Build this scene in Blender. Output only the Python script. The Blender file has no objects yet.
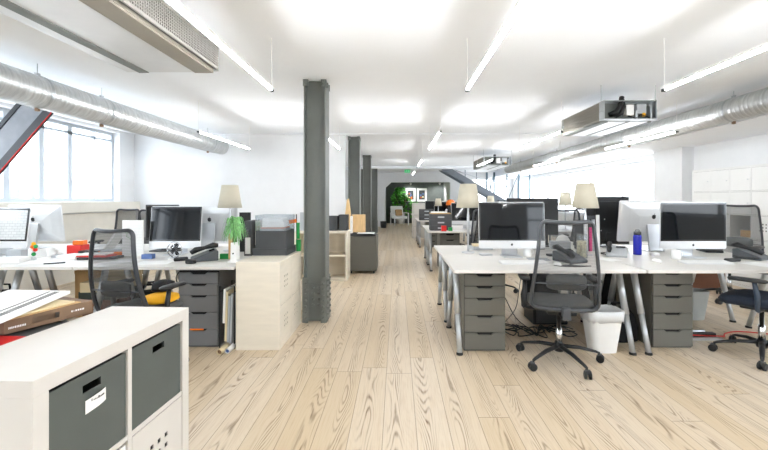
import bpy, math, random
from mathutils import Vector, Matrix, noise
R = math.radians
random.seed(7)
scene = bpy.context.scene
C = scene.collection
H, F, VX, VY = 1.32, 384.0, 397.0, 199.0

def W(px, py, Y):                     # a pixel of the photograph at depth Y -> world point
    return ((px - VX) * Y / F, Y, H - (py - VY) * Y / F)

# ------------------------------------------------------------------ materials
MATS = {}
def mat(name, col, rough=.5, metal=0., bump=0., bscale=60., spec=.5, vary=0., vscale=6., emit=None, estr=1., alpha=1., coat=0., stretch=None):
    m = bpy.data.materials.new(name); m.use_nodes = True
    nt = m.node_tree; b = nt.nodes['Principled BSDF']
    def lin(c): return tuple(((x / 12.92) if x <= .04045 else ((x + .055) / 1.055) ** 2.4) for x in c)
    c = lin([v / 255. for v in col]) + (1,)
    b.inputs['Base Color'].default_value = c
    b.inputs['Roughness'].default_value = rough
    b.inputs['Metallic'].default_value = metal
    b.inputs['Specular IOR Level'].default_value = spec
    b.inputs['Coat Weight'].default_value = coat
    b.inputs['Alpha'].default_value = alpha
    if emit:
        b.inputs['Emission Color'].default_value = lin([v / 255. for v in emit]) + (1,)
        b.inputs['Emission Strength'].default_value = estr
    tc = nt.nodes.new('ShaderNodeTexCoord')
    src = tc.outputs['Object']
    if stretch:
        mp = nt.nodes.new('ShaderNodeMapping'); mp.inputs['Scale'].default_value = stretch
        nt.links.new(src, mp.inputs['Vector']); src = mp.outputs['Vector']
    n = nt.nodes.new('ShaderNodeTexNoise'); n.inputs['Scale'].default_value = vscale; n.inputs['Detail'].default_value = 4
    nt.links.new(src, n.inputs['Vector'])
    v = vary if vary else .03
    mr = nt.nodes.new('ShaderNodeMapRange')
    mr.inputs['From Min'].default_value = .3; mr.inputs['From Max'].default_value = .7
    mr.inputs['To Min'].default_value = 1 - v; mr.inputs['To Max'].default_value = 1 + v
    nt.links.new(n.outputs['Fac'], mr.inputs['Value'])
    mx = nt.nodes.new('ShaderNodeVectorMath'); mx.operation = 'SCALE'
    mx.inputs[0].default_value = c[:3]; nt.links.new(mr.outputs['Result'], mx.inputs['Scale'])
    nt.links.new(mx.outputs['Vector'], b.inputs['Base Color'])
    if bump:
        n2 = nt.nodes.new('ShaderNodeTexNoise'); n2.inputs['Scale'].default_value = bscale
        nt.links.new(src, n2.inputs['Vector'])
        bp = nt.nodes.new('ShaderNodeBump'); bp.inputs['Strength'].default_value = bump; bp.inputs['Distance'].default_value = .01
        nt.links.new(n2.outputs['Fac'], bp.inputs['Height']); nt.links.new(bp.outputs['Normal'], b.inputs['Normal'])
    MATS[name] = m
    return m

wallw = mat('wall_paint', (226, 227, 228), .85, bump=.05, vary=.015)
ceilw = mat('ceiling_paint', (246, 249, 253), .8, bump=.08, bscale=8, vary=.02, vscale=1.5)
lam = mat('white_laminate', (214, 210, 204), .45, vary=.02)
lamtop = mat('desk_laminate', (220, 217, 211), .38, vary=.03, vscale=3)
deskedge = mat('birch_edge', (205, 178, 140), .5)
white = mat('white_plastic', (238, 238, 236), .4)
cream = mat('cream_wood', (228, 220, 204), .5, vary=.04, vscale=4, stretch=(1, 1, 6))
steel = mat('galvanised_steel', (186, 190, 192), .36, .85, bump=.25, bscale=30, vary=.14, vscale=8)
ductm = mat('duct_steel', (206, 208, 208), .33, .8, bump=.5, bscale=16, vary=.15, vscale=5, stretch=(1, 9, 1))
alu = mat('aluminium', (205, 207, 210), .3, .75)
alul = mat('light_aluminium', (222, 223, 224), .35, .45)
legm = mat('leg_metal', (190, 194, 197), .32, .6)
colm = mat('column_paint', (108, 112, 108), .5, bump=.15, bscale=25, vary=.12, vscale=3)
bracem = mat('brace_paint', (38, 41, 45), .5, vary=.1)
bracew = mat('brace_web_paint', (128, 131, 136), .5, vary=.18, vscale=5)
redp = mat('red_lacquer', (190, 22, 24), .5)
grey = mat('drawer_grey', (98, 97, 90), .5, vary=.03)
grey2 = mat('drawer_grey_cool', (108, 109, 110), .5, vary=.03)
dark = mat('recess_shade_black', (14, 14, 14), .8)  # near-black colour painted as the shade inside recesses and gaps
black = mat('black_plastic', (22, 23, 25), .45)
blackf = mat('black_fabric', (20, 21, 24), .9, bump=.3, bscale=200)
bluef = mat('navy_fabric', (28, 38, 54), .85, bump=.3, bscale=200)
greyf = mat('grey_upholstery', (88, 90, 90), .75, bump=.2, bscale=150)
frameg = mat('chair_frame_grey', (76, 79, 83), .38, .35)
chrome = mat('chrome', (215, 216, 218), .12, 1.)
glassb = mat('screen_glass', (11, 14, 17), .05, 0, spec=.34, coat=.0, vary=.25, vscale=3)
shade_m = mat('lampshade_linen', (206, 199, 180), .85, bump=.15, bscale=300)
bing = mat('bin_grey_board', (84, 89, 85), .75, vary=.05)
boxg = mat('file_box_grey', (66, 68, 70), .65, vary=.08)
card = mat('cardboard', (196, 160, 112), .8, vary=.08)
brown = mat('brown_board', (128, 102, 78), .7, vary=.12, vscale=9)
brownd = mat('brown_wood', (112, 70, 48), .6, vary=.1, stretch=(1, 8, 8))
birch = mat('birch_wood', (214, 180, 130), .55, vary=.1, stretch=(8, 8, 1))
paper = mat('paper', (240, 240, 238), .8)
paper2 = mat('tan_paper', (222, 206, 168), .8)
paperg = mat('grey_paper', (178, 182, 186), .8)
blue = mat('blue_bottle', (30, 38, 170), .25)
bluel = mat('blue_print', (84, 110, 160), .6)
orange = mat('orange_plastic', (240, 120, 20), .4)
yellow = mat('yellow_fabric', (245, 180, 30), .8)
red = mat('red_plastic', (215, 40, 34), .4)
green = mat('green_plastic', (30, 150, 70), .45)
greend = mat('dark_green_board', (52, 62, 54), .6)
leaf = mat('leaf_green', (84, 160, 60), .5, vary=.4, vscale=6)
leaf2 = mat('spider_leaf', (120, 180, 110), .5, vary=.35, vscale=50)
pink = mat('pink_print', (225, 60, 130), .6)
darkwall = mat('charcoal_wall', (100, 106, 103), .8, vary=.1, bump=.1)
phoneg = mat('phone_grey', (72, 76, 80), .4, vary=.1)
bagw = mat('bin_liner', (236, 238, 240), .35, alpha=.9)
bing2 = mat('bin_grey_plastic', (170, 174, 172), .5)
winf = mat('window_frame_paint', (196, 203, 210), .5)
lockm = mat('locker_white', (226, 226, 224), .45, vary=.015)
winw = mat('white_window_frame', (228, 230, 232), .5)
plaster = mat('sill_plaster', (224, 220, 210), .85)
stairm = mat('stair_steel', (120, 126, 134), .45, .2)
teal = mat('teal_steel', (92, 112, 122), .45, .2)
facade = mat('pale_facade', (216, 224, 228), .8, vary=.08, vscale=.4)
facade2 = mat('grey_facade', (176, 190, 196), .8, vary=.1, vscale=.5)
bark = mat('bark', (96, 74, 52), .8)
tube = mat('light_tube', (255, 255, 255), .5, emit=(250, 252, 255), estr=52.)
redc = mat('red_cable', (200, 50, 40), .5)
bezel = mat('black_bezel', (16, 17, 18), .12, spec=.8)
jarp = mat('patterned_paper', (190, 180, 150), .5, vary=.5, vscale=40)

def glass_mat(name, tint, k):
    m = bpy.data.materials.new(name); m.use_nodes = True; nt = m.node_tree
    nt.nodes.clear()
    o = nt.nodes.new('ShaderNodeOutputMaterial'); mix = nt.nodes.new('ShaderNodeMixShader')
    t = nt.nodes.new('ShaderNodeBsdfTransparent'); g = nt.nodes.new('ShaderNodeBsdfGlossy')
    t.inputs['Color'].default_value = tint + (1,); g.inputs['Roughness'].default_value = .03
    mix.inputs['Fac'].default_value = k
    nt.links.new(t.outputs[0], mix.inputs[1]); nt.links.new(g.outputs[0], mix.inputs[2]); nt.links.new(mix.outputs[0], o.inputs[0])
    return m
pane_m = glass_mat('window_glass', (.96, .98, 1.), .06)
clear_m = glass_mat('clear_acrylic', (.9, .92, .94), .12)

def mesh_mat(nm, lo, hi):
    m = bpy.data.materials.new(nm); m.use_nodes = True; nt = m.node_tree; nt.nodes.clear()
    o = nt.nodes.new('ShaderNodeOutputMaterial'); mix = nt.nodes.new('ShaderNodeMixShader')
    t = nt.nodes.new('ShaderNodeBsdfTransparent'); d = nt.nodes.new('ShaderNodeBsdfPrincipled')
    d.inputs['Base Color'].default_value = (.035, .037, .04, 1); d.inputs['Roughness'].default_value = .6
    tc = nt.nodes.new('ShaderNodeTexCoord'); w = nt.nodes.new('ShaderNodeTexWave'); w.bands_direction = 'Z'
    w.inputs['Scale'].default_value = 28; w.inputs['Distortion'].default_value = .3
    mr = nt.nodes.new('ShaderNodeMapRange'); mr.inputs['To Min'].default_value = lo; mr.inputs['To Max'].default_value = hi
    nt.links.new(tc.outputs['Object'], w.inputs['Vector']); nt.links.new(w.outputs['Fac'], mr.inputs['Value'])
    nt.links.new(mr.outputs[0], mix.inputs['Fac'])
    nt.links.new(t.outputs[0], mix.inputs[1]); nt.links.new(d.outputs[0], mix.inputs[2]); nt.links.new(mix.outputs[0], o.inputs[0])
    return m
chairmesh = mesh_mat('grey_chair_mesh', .30, .5)
chairmesh_b = mesh_mat('black_chair_mesh', .55, .72)

def floor_mat():
    m = bpy.data.materials.new('ash_planks'); m.use_nodes = True; nt = m.node_tree; L = nt.links
    b = nt.nodes['Principled BSDF']; b.inputs['Roughness'].default_value = .42; b.inputs['Specular IOR Level'].default_value = .35
    def M(op, a=None, c=None, d=None):
        n = nt.nodes.new('ShaderNodeMath'); n.operation = op
        for i, v in enumerate((a, c, d)):
            if v is None: continue
            if isinstance(v, (int, float)): n.inputs[i].default_value = v
            else: L.new(v, n.inputs[i])
        return n.outputs[0]
    tc = nt.nodes.new('ShaderNodeTexCoord'); sp = nt.nodes.new('ShaderNodeSeparateXYZ'); L.new(tc.outputs['Object'], sp.inputs[0])
    x = M('DIVIDE', M('ADD', sp.outputs[0], 20.03), .19); ix = M('FLOOR', x); fx = M('FRACT', x)
    wn = nt.nodes.new('ShaderNodeTexWhiteNoise'); wn.noise_dimensions = '1D'; L.new(ix, wn.inputs['W'])
    y = M('ADD', M('DIVIDE', sp.outputs[1], 2.3), M('MULTIPLY', wn.outputs['Value'], 7.3)); iy = M('FLOOR', y); fy = M('FRACT', y)
    w2 = nt.nodes.new('ShaderNodeTexWhiteNoise'); w2.noise_dimensions = '2D'
    cb = nt.nodes.new('ShaderNodeCombineXYZ'); L.new(ix, cb.inputs[0]); L.new(iy, cb.inputs[1]); L.new(cb.outputs[0], w2.inputs['Vector'])
    rnd = w2.outputs['Value']
    # cathedral grain: contour lines of a stretched noise field, another one for each board
    c2 = nt.nodes.new('ShaderNodeCombineXYZ')
    L.new(M('MULTIPLY', sp.outputs[0], 7.), c2.inputs[0]); L.new(M('MULTIPLY', sp.outputs[1], .7), c2.inputs[1]); L.new(M('MULTIPLY', rnd, 53.), c2.inputs[2])
    n1 = nt.nodes.new('ShaderNodeTexNoise'); n1.inputs['Scale'].default_value = 1.; n1.inputs['Detail'].default_value = 1.2; n1.inputs['Roughness'].default_value = .35
    L.new(c2.outputs[0], n1.inputs['Vector'])
    c3 = nt.nodes.new('ShaderNodeCombineXYZ')
    L.new(M('MULTIPLY', sp.outputs[0], 30.), c3.inputs[0]); L.new(M('MULTIPLY', sp.outputs[1], 9.), c3.inputs[1]); L.new(rnd, c3.inputs[2])
    n3 = nt.nodes.new('ShaderNodeTexNoise'); n3.inputs['Scale'].default_value = 1.; n3.inputs['Detail'].default_value = 2
    L.new(c3.outputs[0], n3.inputs['Vector'])
    ph = M('ADD', M('MULTIPLY', n1.outputs['Fac'], 190.), M('MULTIPLY', n3.outputs['Fac'], 2.6))
    ring = M('POWER', M('ADD', M('MULTIPLY', M('SINE', ph), .5), .5), 3.2)
    c4 = nt.nodes.new('ShaderNodeCombineXYZ')
    L.new(M('MULTIPLY', sp.outputs[0], 150.), c4.inputs[0]); L.new(M('MULTIPLY', sp.outputs[1], 5.), c4.inputs[1]); L.new(rnd, c4.inputs[2])
    n4 = nt.nodes.new('ShaderNodeTexNoise'); n4.inputs['Scale'].default_value = 1.; n4.inputs['Detail'].default_value = 3
    L.new(c4.outputs[0], n4.inputs['Vector'])
    # where on the board the cathedral figure shows
    cen = M('SUBTRACT', 1., M('MULTIPLY', M('ABSOLUTE', M('SUBTRACT', fx, M('ADD', .3, M('MULTIPLY', rnd, .4)))), 3.2))
    cen = M('MAXIMUM', cen, .07)
    amt = M('MULTIPLY', M('MULTIPLY', ring, cen), M('MULTIPLY', M('SUBTRACT', n4.outputs['Fac'], .12), 1.9))
    def col(r, g, bb): return tuple(((v / 255. + .055) / 1.055) ** 2.4 for v in (r, g, bb)) + (1,)
    mixA = nt.nodes.new('ShaderNodeMix'); mixA.data_type = 'RGBA'
    mixA.inputs[6].default_value = col(211, 197, 177); mixA.inputs[7].default_value = col(201, 182, 153); L.new(rnd, mixA.inputs[0])
    fine = nt.nodes.new('ShaderNodeMix'); fine.data_type = 'RGBA'; fine.inputs[7].default_value = col(186, 160, 130)
    L.new(M('MULTIPLY', M('MAXIMUM', M('SUBTRACT', n4.outputs['Fac'], .45), 0.), 1.5), fine.inputs[0]); L.new(mixA.outputs[2], fine.inputs[6])
    mixB = nt.nodes.new('ShaderNodeMix'); mixB.data_type = 'RGBA'; mixB.clamp_factor = True; mixB.inputs[7].default_value = col(112, 86, 60)
    L.new(amt, mixB.inputs[0]); L.new(fine.outputs[2], mixB.inputs[6])
    ex = M('LESS_THAN', M('MINIMUM', fx, M('SUBTRACT', 1., fx)), .011)
    ey = M('LESS_THAN', M('MINIMUM', fy, M('SUBTRACT', 1., fy)), .0012)
    seam = M('MULTIPLY', M('MAXIMUM', ex, ey), .62)
    mixC = nt.nodes.new('ShaderNodeMix'); mixC.data_type = 'RGBA'; mixC.inputs[7].default_value = col(112, 92, 74)
    L.new(seam, mixC.inputs[0]); L.new(mixB.outputs[2], mixC.inputs[6])
    L.new(mixC.outputs[2], b.inputs['Base Color'])
    bp = nt.nodes.new('ShaderNodeBump'); bp.inputs['Strength'].default_value = .25; bp.inputs['Distance'].default_value = .002
    L.new(M('SUBTRACT', 1., M('MAXIMUM', M('MULTIPLY', amt, .5), seam)), bp.inputs['Height']); L.new(bp.outputs[0], b.inputs['Normal'])
    return m
floorm = floor_mat()

def lit_screen(name, rows):
    """a lit computer screen: light page, grid of columns and text rows (object coordinates: x across, z up, in metres)"""
    m = bpy.data.materials.new(name); m.use_nodes = True; nt = m.node_tree; L = nt.links
    b = nt.nodes['Principled BSDF']; b.inputs['Roughness'].default_value = .1
    tc = nt.nodes.new('ShaderNodeTexCoord')
    br = nt.nodes.new('ShaderNodeTexBrick'); br.inputs['Scale'].default_value = 9; br.inputs['Mortar Size'].default_value = .012
    br.inputs['Color1'].default_value = (.62, .66, .68, 1); br.inputs['Color2'].default_value = (.55, .6, .62, 1); br.inputs['Mortar'].default_value = (.3, .33, .36, 1)
    mp = nt.nodes.new('ShaderNodeMapping'); mp.inputs['Rotation'].default_value = (R(90), 0, 0)
    L.new(tc.outputs['Object'], mp.inputs[0]); L.new(mp.outputs[0], br.inputs['Vector'])
    L.new(br.outputs['Color'], b.inputs['Emission Color']); b.inputs['Emission Strength'].default_value = .7
    b.inputs['Base Color'].default_value = (.02, .02, .02, 1)
    return m
litm = lit_screen('lit_screen', 8)

# ------------------------------------------------------------------ mesh building
class MB:
    def __init__(s): s.v, s.f, s.m = [], [], []
    def add(s, vs, fs, m=0):
        n = len(s.v); s.v += [tuple(v) for v in vs]; s.f += [tuple(i + n for i in f) for f in fs]; s.m += [m] * len(fs); return s
    def box(s, x0, x1, y0, y1, z0, z1, m=0, M=None):
        vs = [(x0, y0, z0), (x1, y0, z0), (x1, y1, z0), (x0, y1, z0), (x0, y0, z1), (x1, y0, z1), (x1, y1, z1), (x0, y1, z1)]
        if M is not None: vs = [M @ Vector(v) for v in vs]
        return s.add(vs, [(0, 3, 2, 1), (4, 5, 6, 7), (0, 1, 5, 4), (1, 2, 6, 5), (2, 3, 7, 6), (3, 0, 4, 7)], m)
    def prism(s, poly, y0, y1, m=0, plane='xz'):
        """polygon extruded: plane xz -> along y, xy -> along z, yz -> along x"""
        n = len(poly)
        g = {'xz': lambda a, b, t: (a, t, b), 'xy': lambda a, b, t: (a, b, t), 'yz': lambda a, b, t: (t, a, b)}[plane]
        vs = [g(a, b, y0) for a, b in poly] + [g(a, b, y1) for a, b in poly]
        fs = [tuple(range(n)), tuple(reversed(range(n, 2 * n)))] + [(i, i + n, (i + 1) % n + n, (i + 1) % n) for i in range(n)]
        return s.add(vs, fs, m)
    def tube(s, pts, r, n=10, m=0, closed=False, flat=1.):
        pts = [Vector(p) for p in pts]; k = len(pts); rs = r if isinstance(r, (list, tuple)) else [r] * k
        vs = []; up = None
        for i, p in enumerate(pts):
            if closed: d = pts[(i + 1) % k] - pts[i - 1]
            else: d = pts[min(i + 1, k - 1)] - pts[max(i - 1, 0)]
            d = d.normalized() if d.length > 1e-9 else Vector((0, 0, 1))
            if up is None:
                up = Vector((0, 0, 1)) if abs(d.z) < .9 else Vector((0, 1, 0))
            a = d.cross(up).normalized(); b = a.cross(d).normalized(); up = b
            for j in range(n):
                t = 2 * math.pi * j / n
                vs.append(p + a * (rs[i] * math.cos(t)) + b * (rs[i] * flat * math.sin(t)))
        fs = []
        for i in range(k if closed else k - 1):
            for j in range(n):
                a0 = i * n + j; a1 = i * n + (j + 1) % n; b0 = ((i + 1) % k) * n + j; b1 = ((i + 1) % k) * n + (j + 1) % n
                fs.append((a0, a1, b1, b0))
        if not closed: fs += [tuple(reversed(range(n))), tuple(range((k - 1) * n, k * n))]
        return s.add(vs, fs, m)
    def lathe(s, prof, c=(0, 0, 0), n=24, m=0, axis='z', caps=True):
        vs = []
        for r, h in prof:
            for j in range(n):
                t = 2 * math.pi * j / n; a, b = r * math.cos(t), r * math.sin(t)
                vs.append({'z': (c[0] + a, c[1] + b, c[2] + h), 'y': (c[0] + a, c[1] + h, c[2] + b), 'x': (c[0] + h, c[1] + a, c[2] + b)}[axis])
        fs = []
        for i in range(len(prof) - 1):
            for j in range(n):
                fs.append((i * n + j, i * n + (j + 1) % n, (i + 1) * n + (j + 1) % n, (i + 1) * n + j))
        if caps: fs += [tuple(reversed(range(n))), tuple(range((len(prof) - 1) * n, len(prof) * n))]
        return s.add(vs, fs, m)
    def holed(s, xs, zs, skip, y0, y1, m=0):
        """plate in xz with rectangular holes at the cells in skip"""
        for i in range(len(xs) - 1):
            for j in range(len(zs) - 1):
                if (i, j) not in skip: s.box(xs[i], xs[i + 1], y0, y1, zs[j], zs[j + 1], m)
        return s
    def build(s, name, mats, parent=None, bevel=0., smooth=False, loc=None, rot=None, solid=0., sub=0, seg=2):
        me = bpy.data.meshes.new(name); me.from_pydata(s.v, [], s.f)
        mats = mats if isinstance(mats, (list, tuple)) else [mats]
        for m in mats: me.materials.append(m)
        me.polygons.foreach_set('material_index', s.m)
        if smooth: me.polygons.foreach_set('use_smooth', [True] * len(me.polygons))
        me.update()
        o = bpy.data.objects.new(name, me); C.objects.link(o)
        if parent: o.parent = parent
        if loc: o.location = loc
        if rot: o.rotation_euler = rot
        if sub:
            q = o.modifiers.new('sub', 'SUBSURF'); q.levels = q.render_levels = sub
        if solid:
            q = o.modifiers.new('solid', 'SOLIDIFY'); q.thickness = solid; q.offset = 0
        if bevel:
            q = o.modifiers.new('bevel', 'BEVEL'); q.width = bevel; q.segments = seg; q.limit_method = 'ANGLE'; q.angle_limit = R(40)
        return o

def tag(o, label, cat, group=None, kind=None):
    o['label'] = label; o['category'] = cat
    if group: o['group'] = group
    if kind: o['kind'] = kind
    return o
def thing(name, label, cat, loc=(0, 0, 0), rotz=0, group=None, rot=None):
    o = bpy.data.objects.new(name, None); C.objects.link(o); o.empty_display_size = .1
    o.location = loc; o.rotation_euler = rot if rot else (0, 0, rotz)
    return tag(o, label, cat, group)
def struct(name, mb, mats, **k):
    o = mb.build(name, mats, **k); o['kind'] = 'structure'; return o
def kids(o): return [c for c in C.objects if c.parent == o]
def dup(root, loc, rotz=None, label=None, group=None, scale=None):
    """a copy of a thing with copies of its parts and sub-parts"""
    def rec(o, par):
        c = o.copy(); C.objects.link(c)
        if par: c.parent = par
        for ch in kids(o): rec(ch, c)
        return c
    r = rec(root, None); r.location = loc; r.scale = (1, 1, 1)
    if rotz is not None: r.rotation_euler = (0, 0, rotz)
    if label: r['label'] = label
    if group: r['group'] = group
    if scale: r.scale = (scale,) * 3
    return r
def rect_loop(x0, x1, z0, z1, r, n=5, y=lambda x, z: 0):
    pts = []
    for cx, cz, a in ((x1 - r, z0 + r, -90), (x1 - r, z1 - r, 0), (x0 + r, z1 - r, 90), (x0 + r, z0 + r, 180)):
        for i in range(n + 1):
            t = R(a + 90 * i / n); x = cx + r * math.cos(t); z = cz + r * math.sin(t)
            pts.append((x, y(x, z), z))
    return pts

# ================================================================== SETTING
XL, XR, YB, YE = -5.2, 5.55, -2.6, 18.4
ZC = 2.6
struct('floor', MB().box(XL - .3, XR + .4, YB, 21.1, -.1, 0), floorm)
struct('ceiling', MB().box(XL - .3, XR + .4, YB, 21.1, ZC, ZC + .2), ceilw)

def wall_with_openings(axis, c0, c1, a0, a1, z0, z1, ops):
    """axis 'x': wall at x c0..c1 along y a0..a1; openings (a, b, zlo, zhi)"""
    mb = MB(); cuts = sorted(set([a0, a1] + [o[0] for o in ops] + [o[1] for o in ops]))
    def bx(p, q, zl, zh):
        if zh - zl < 1e-4: return
        if axis == 'x': mb.box(c0, c1, p, q, zl, zh)
        else: mb.box(p, q, c0, c1, zl, zh)
    for p, q in zip(cuts, cuts[1:]):
        op = [o for o in ops if o[0] <= p + 1e-6 and o[1] >= q - 1e-6]
        if op: bx(p, q, z0, op[0][2]); bx(p, q, op[0][3], z1)
        else: bx(p, q, z0, z1)
    return mb
# left wall, windows from behind the camera to y = 7.25
struct('wall_left', wall_with_openings('x', XL - .3, XL, YB, 7.6, 0, ZC, [(-2.2, 1.9, 1.28, 2.55), (2.5, 7.2, 1.28, 2.55)]), wallw)
def window(name, axis, c, a0, a1, z0, z1, bars, tr, fm, fw=.05, fd=.06, thin=()):
    mb = MB()
    def bx(p, q, zl, zh):
        if axis == 'x': mb.box(c - fd / 2, c + fd / 2, p, q, zl, zh)
        else: mb.box(p, q, c - fd / 2, c + fd / 2, zl, zh)
    bx(a0, a1, z0, z0 + fw); bx(a0, a1, z1 - fw, z1); bx(a0, a0 + fw, z0 + fw, z1 - fw); bx(a1 - fw, a1, z0 + fw, z1 - fw)
    for b in bars: bx(b - fw * .85, b + fw * .85, z0 + fw, z1 - fw)
    for b in thin: bx(b - fw * .3, b + fw * .3, z0 + fw, z1 - fw)
    if tr:
        for t in tr: bx(a0 + fw, a1 - fw, t - fw * .4, t + fw * .4)
    fr = struct(name, mb, fm)
    g = MB()
    if axis == 'x': g.box(c - .004, c + .004, a0 + fw, a1 - fw, z0 + fw, z1 - fw)
    else: g.box(a0 + fw, a1 - fw, c - .004, c + .004, z0 + fw, z1 - fw)
    g.build('pane', pane_m, fr); return fr
window('window_1', 'x', XL - .15, 2.5, 7.2, 1.28, 2.55, [3.2, 3.7, 4.2, 4.7, 5.23, 5.75, 6.25], [2.40], winf, thin=[6.75])
window('window_2', 'x', XL - .15, -2.2, 1.9, 1.28, 2.55, [-1.5, -.8, 0, .7, 1.3], [2.4], winf)
struct('trim_1', MB().box(XL + .001, XL + .12, YB, 7.59, 1.10, 1.27), plaster, bevel=.005)
struct('trim_2', MB().box(XL + .001, XL + .035, 3., 7.59, .0, 1.08), plaster)
# partition facing the camera at the second column
struct('wall_back_left', MB().box(XL - .3, -1.03, 7.6, 7.8, 0, ZC), wallw)
struct('wall_side_left', MB().box(-2.4, -2.2, 7.8, YE, 0, ZC), wallw)
# right wall
struct('wall_right', wall_with_openings('x', XR, XR + .3, YB, YE, 0, ZC, [(-2.2, 2.5, 1.0, 2.3), (8.05, 18.0, .85, 2.2)]), wallw)
window('window_3', 'x', XR + .12, 8.05, 18.0, .85, 2.2, [9.6, 11.2, 12.8, 14.4, 16.0], [], winw)
window('window_4', 'x', XR + .12, -2.2, 2.5, 1.0, 2.3, [-.6, 1.], [], winw)
struct('wall_right_pier', MB().box(5.33, XR, 7.18, 7.98, 0, 2.3), wallw)
struct('trim_3', MB().box(4.33, XR, YB, YE, 2.3, ZC - .001), ceilw)
struct('trim_4', MB().box(-2.2, 4.32, 7.5, 7.75, 2.585, ZC - .001), ceilw)
struct('trim_5', MB().box(-2.2, 4.32, 14.8, 15.2, 2.5, ZC - .001), ceilw)
# rear wall behind the camera, with windows
struct('wall_rear', wall_with_openings('y', YB - .3, YB, XL - .3, XR + .3, 0, ZC, [(-4.2, -2.4, 1.3, 2.3), (2.8, 4.6, 1.3, 2.3)]), wallw)
window('window_5', 'y', YB - .15, -4.2, -2.4, 1.3, 2.3, [-3.6, -3.0], [1.9], winf)
window('window_6', 'y', YB - .15, 2.8, 4.6, 1.3, 2.3, [3.4, 4.0], [1.9], winf)
# end wall with the opening into the charcoal alcove, a window on its right
mb = wall_with_openings('y', YE, YE + .2, -2.4, XR + .3, 0, ZC, [(-.57, 2.55, 0, 2.12), (3.6, 5.4, .8, 2.3)])
mb.prism([(-.57, 2.12), (-.57, 1.85), (-.27, 2.12)], YE, YE + .2)
struct('wall_end', mb, wallw)
window('window_7', 'y', YE + .1, 3.6, 5.4, .8, 2.3, [4.5], [], winw)
struct('wall_alcove', MB().box(-.8, 2.8, 21., 21.15, 0, ZC), darkwall)
struct('wall_alcove_left', MB().box(-.8, -.6, YE + .2, 21., 0, ZC), wallw)
struct('wall_alcove_right', MB().box(2.56, 2.76, YE + .2, 21., 0, ZC), wallw)
struct('baseboard_end', MB().box(-.6, 2.55, 20.97, 21., 0, .09), darkwall)

# pale buildings across the street, seen through the left windows
for i, (y0, y1, x0, h, m) in enumerate([(-4, 7, -17, 3.2, facade2), (7.5, 14, -22, 5.6, facade), (15, 22, -26, 4.2, facade2), (23, 40, -30, 3.0, facade)]):
    b = thing('neighbouring_building', ['low grey building beyond the nearest window', 'tall pale building beyond the third window pane', 'grey building farther down the street', 'farthest low pale building beyond the corner window'][i], 'building', (x0, y0, -3))
    MB().box(-6, 0, 0, y1 - y0, 0, h + 3).build('facade', m, b)
    k = int((y1 - y0) / 2)
    for j in range(min(k, 6)):
        MB().box(0, .05, j * 2 + .5, j * 2 + 1.5, h + .6, h + 2.1).build('window', teal, b)

# ================================================================== COLUMNS
def column(y, n, bolts):
    t = thing('steel_column', ['nearest dark grey riveted steel column with studded base', 'second dark grey steel column from the camera, beside the birch offcuts',
              'third dark grey steel column along the aisle', 'fourth and farthest dark grey steel column on the aisle line'][n], 'column', (-.88, y + .11, 0), group='steel columns along the aisle')
    hw, hd = .117, .11
    mb = MB().box(-hw + .014, hw - .014, -.035, -.02, 0, ZC - .001)
    mb.build('web', colm, t)
    for s in (-1, 1):
        a, b = sorted((s * hw, s * (hw - .014)))
        MB().box(a, b, -hd, hd, 0, ZC - .001).build('flange', colm, t, bevel=.002)
        a, b = sorted((s * (hw + .008), s * (hw - .05)))
        MB().box(a, b, -hd - .004, -hd - .001 + .02, ZC - .07, ZC - .002).box(a, b, hd - .02, hd + .004, ZC - .07, ZC - .002).build('cap_angle', colm, t, bevel=.003)
    MB().box(-hw + .02, hw - .02, -.052, -.036, 0, .40).box(-hw - .013, -hw - .001, -hd - .01, hd + .01, 0, .48).box(hw + .001, hw + .013, -hd - .01, hd + .01, 0, .48)\
        .box(-hw, -hw + .05, -hd - .014, -hd - .001, 0, .48).box(hw - .05, hw, -hd - .014, -hd - .001, 0, .48).build('base_plate', colm, t, bevel=.002)
    if bolts:
        def bolt(x, yy, z, ax):
            MB().lathe([(.017, -.001), (.015, .011), (.007, .017)] if ax != '-y' else [(.007, -.017), (.015, -.011), (.017, .001)], (x, yy, z), 8, axis='x' if ax == 'x' else 'y').build('rivet', colm, t, smooth=True)
        for k in range(7):
            z = .05 + k * .062
            bolt(-hw + .025, -hd - .014, z, '-y'); bolt(hw - .025, -hd - .014, z, '-y')
            bolt(hw + .013, -.07, z + .03, 'x'); bolt(hw + .013, .06, z + .03, 'x')
            if 1 < k < 6: bolt(-.03, -.052, z, '-y'); bolt(.03, -.052, z, '-y')
        for z in (ZC - .02, ZC - .05): bolt(hw - .02, -hd - .004, z, '-y'); bolt(hw + .004, -.07, z - .02, 'x')
    return t
for n, y in enumerate((4.1, 7.6 + .25, 11.2, 14.9)): column(y, n, n == 0)
t = thing('steel_column', 'thin dark column standing behind the third one, left of the aisle line', 'column', (-1.4, 15.3, 0))
MB().box(-.08, .08, -.08, .08, 0, ZC - .002).build('shaft', colm, t, bevel=.004)
MB().box(-.12, .12, -.12, .12, 0, .02).build('base_plate', colm, t)

# diagonal brace by the left windows
t = thing('diagonal_brace', 'thick slanted grey steel brace with red edge crossing the left windows', 'beam', (-4.12, 4.55, ZC), rot=(0, R(-49 + 90), 0))
# local: runs along -z (downwards) in its own frame
Lb, w = 2.15, .19
cb = MB().box(-w + .051, w - .086, .0, .02, -Lb, -.02)
cb.build('web', bracew, t)
MB().box(w - .085, w, -.012, .03, -Lb, -.02).build('flange', bracem, t)
MB().box(-w, -w + .05, -.012, .03, -Lb, -.02).build('flange', bracem, t)
MB().box(w + .0002, w + .005, -.014, .0, -Lb, -.02).build('red_edge', redp, t)

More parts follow.
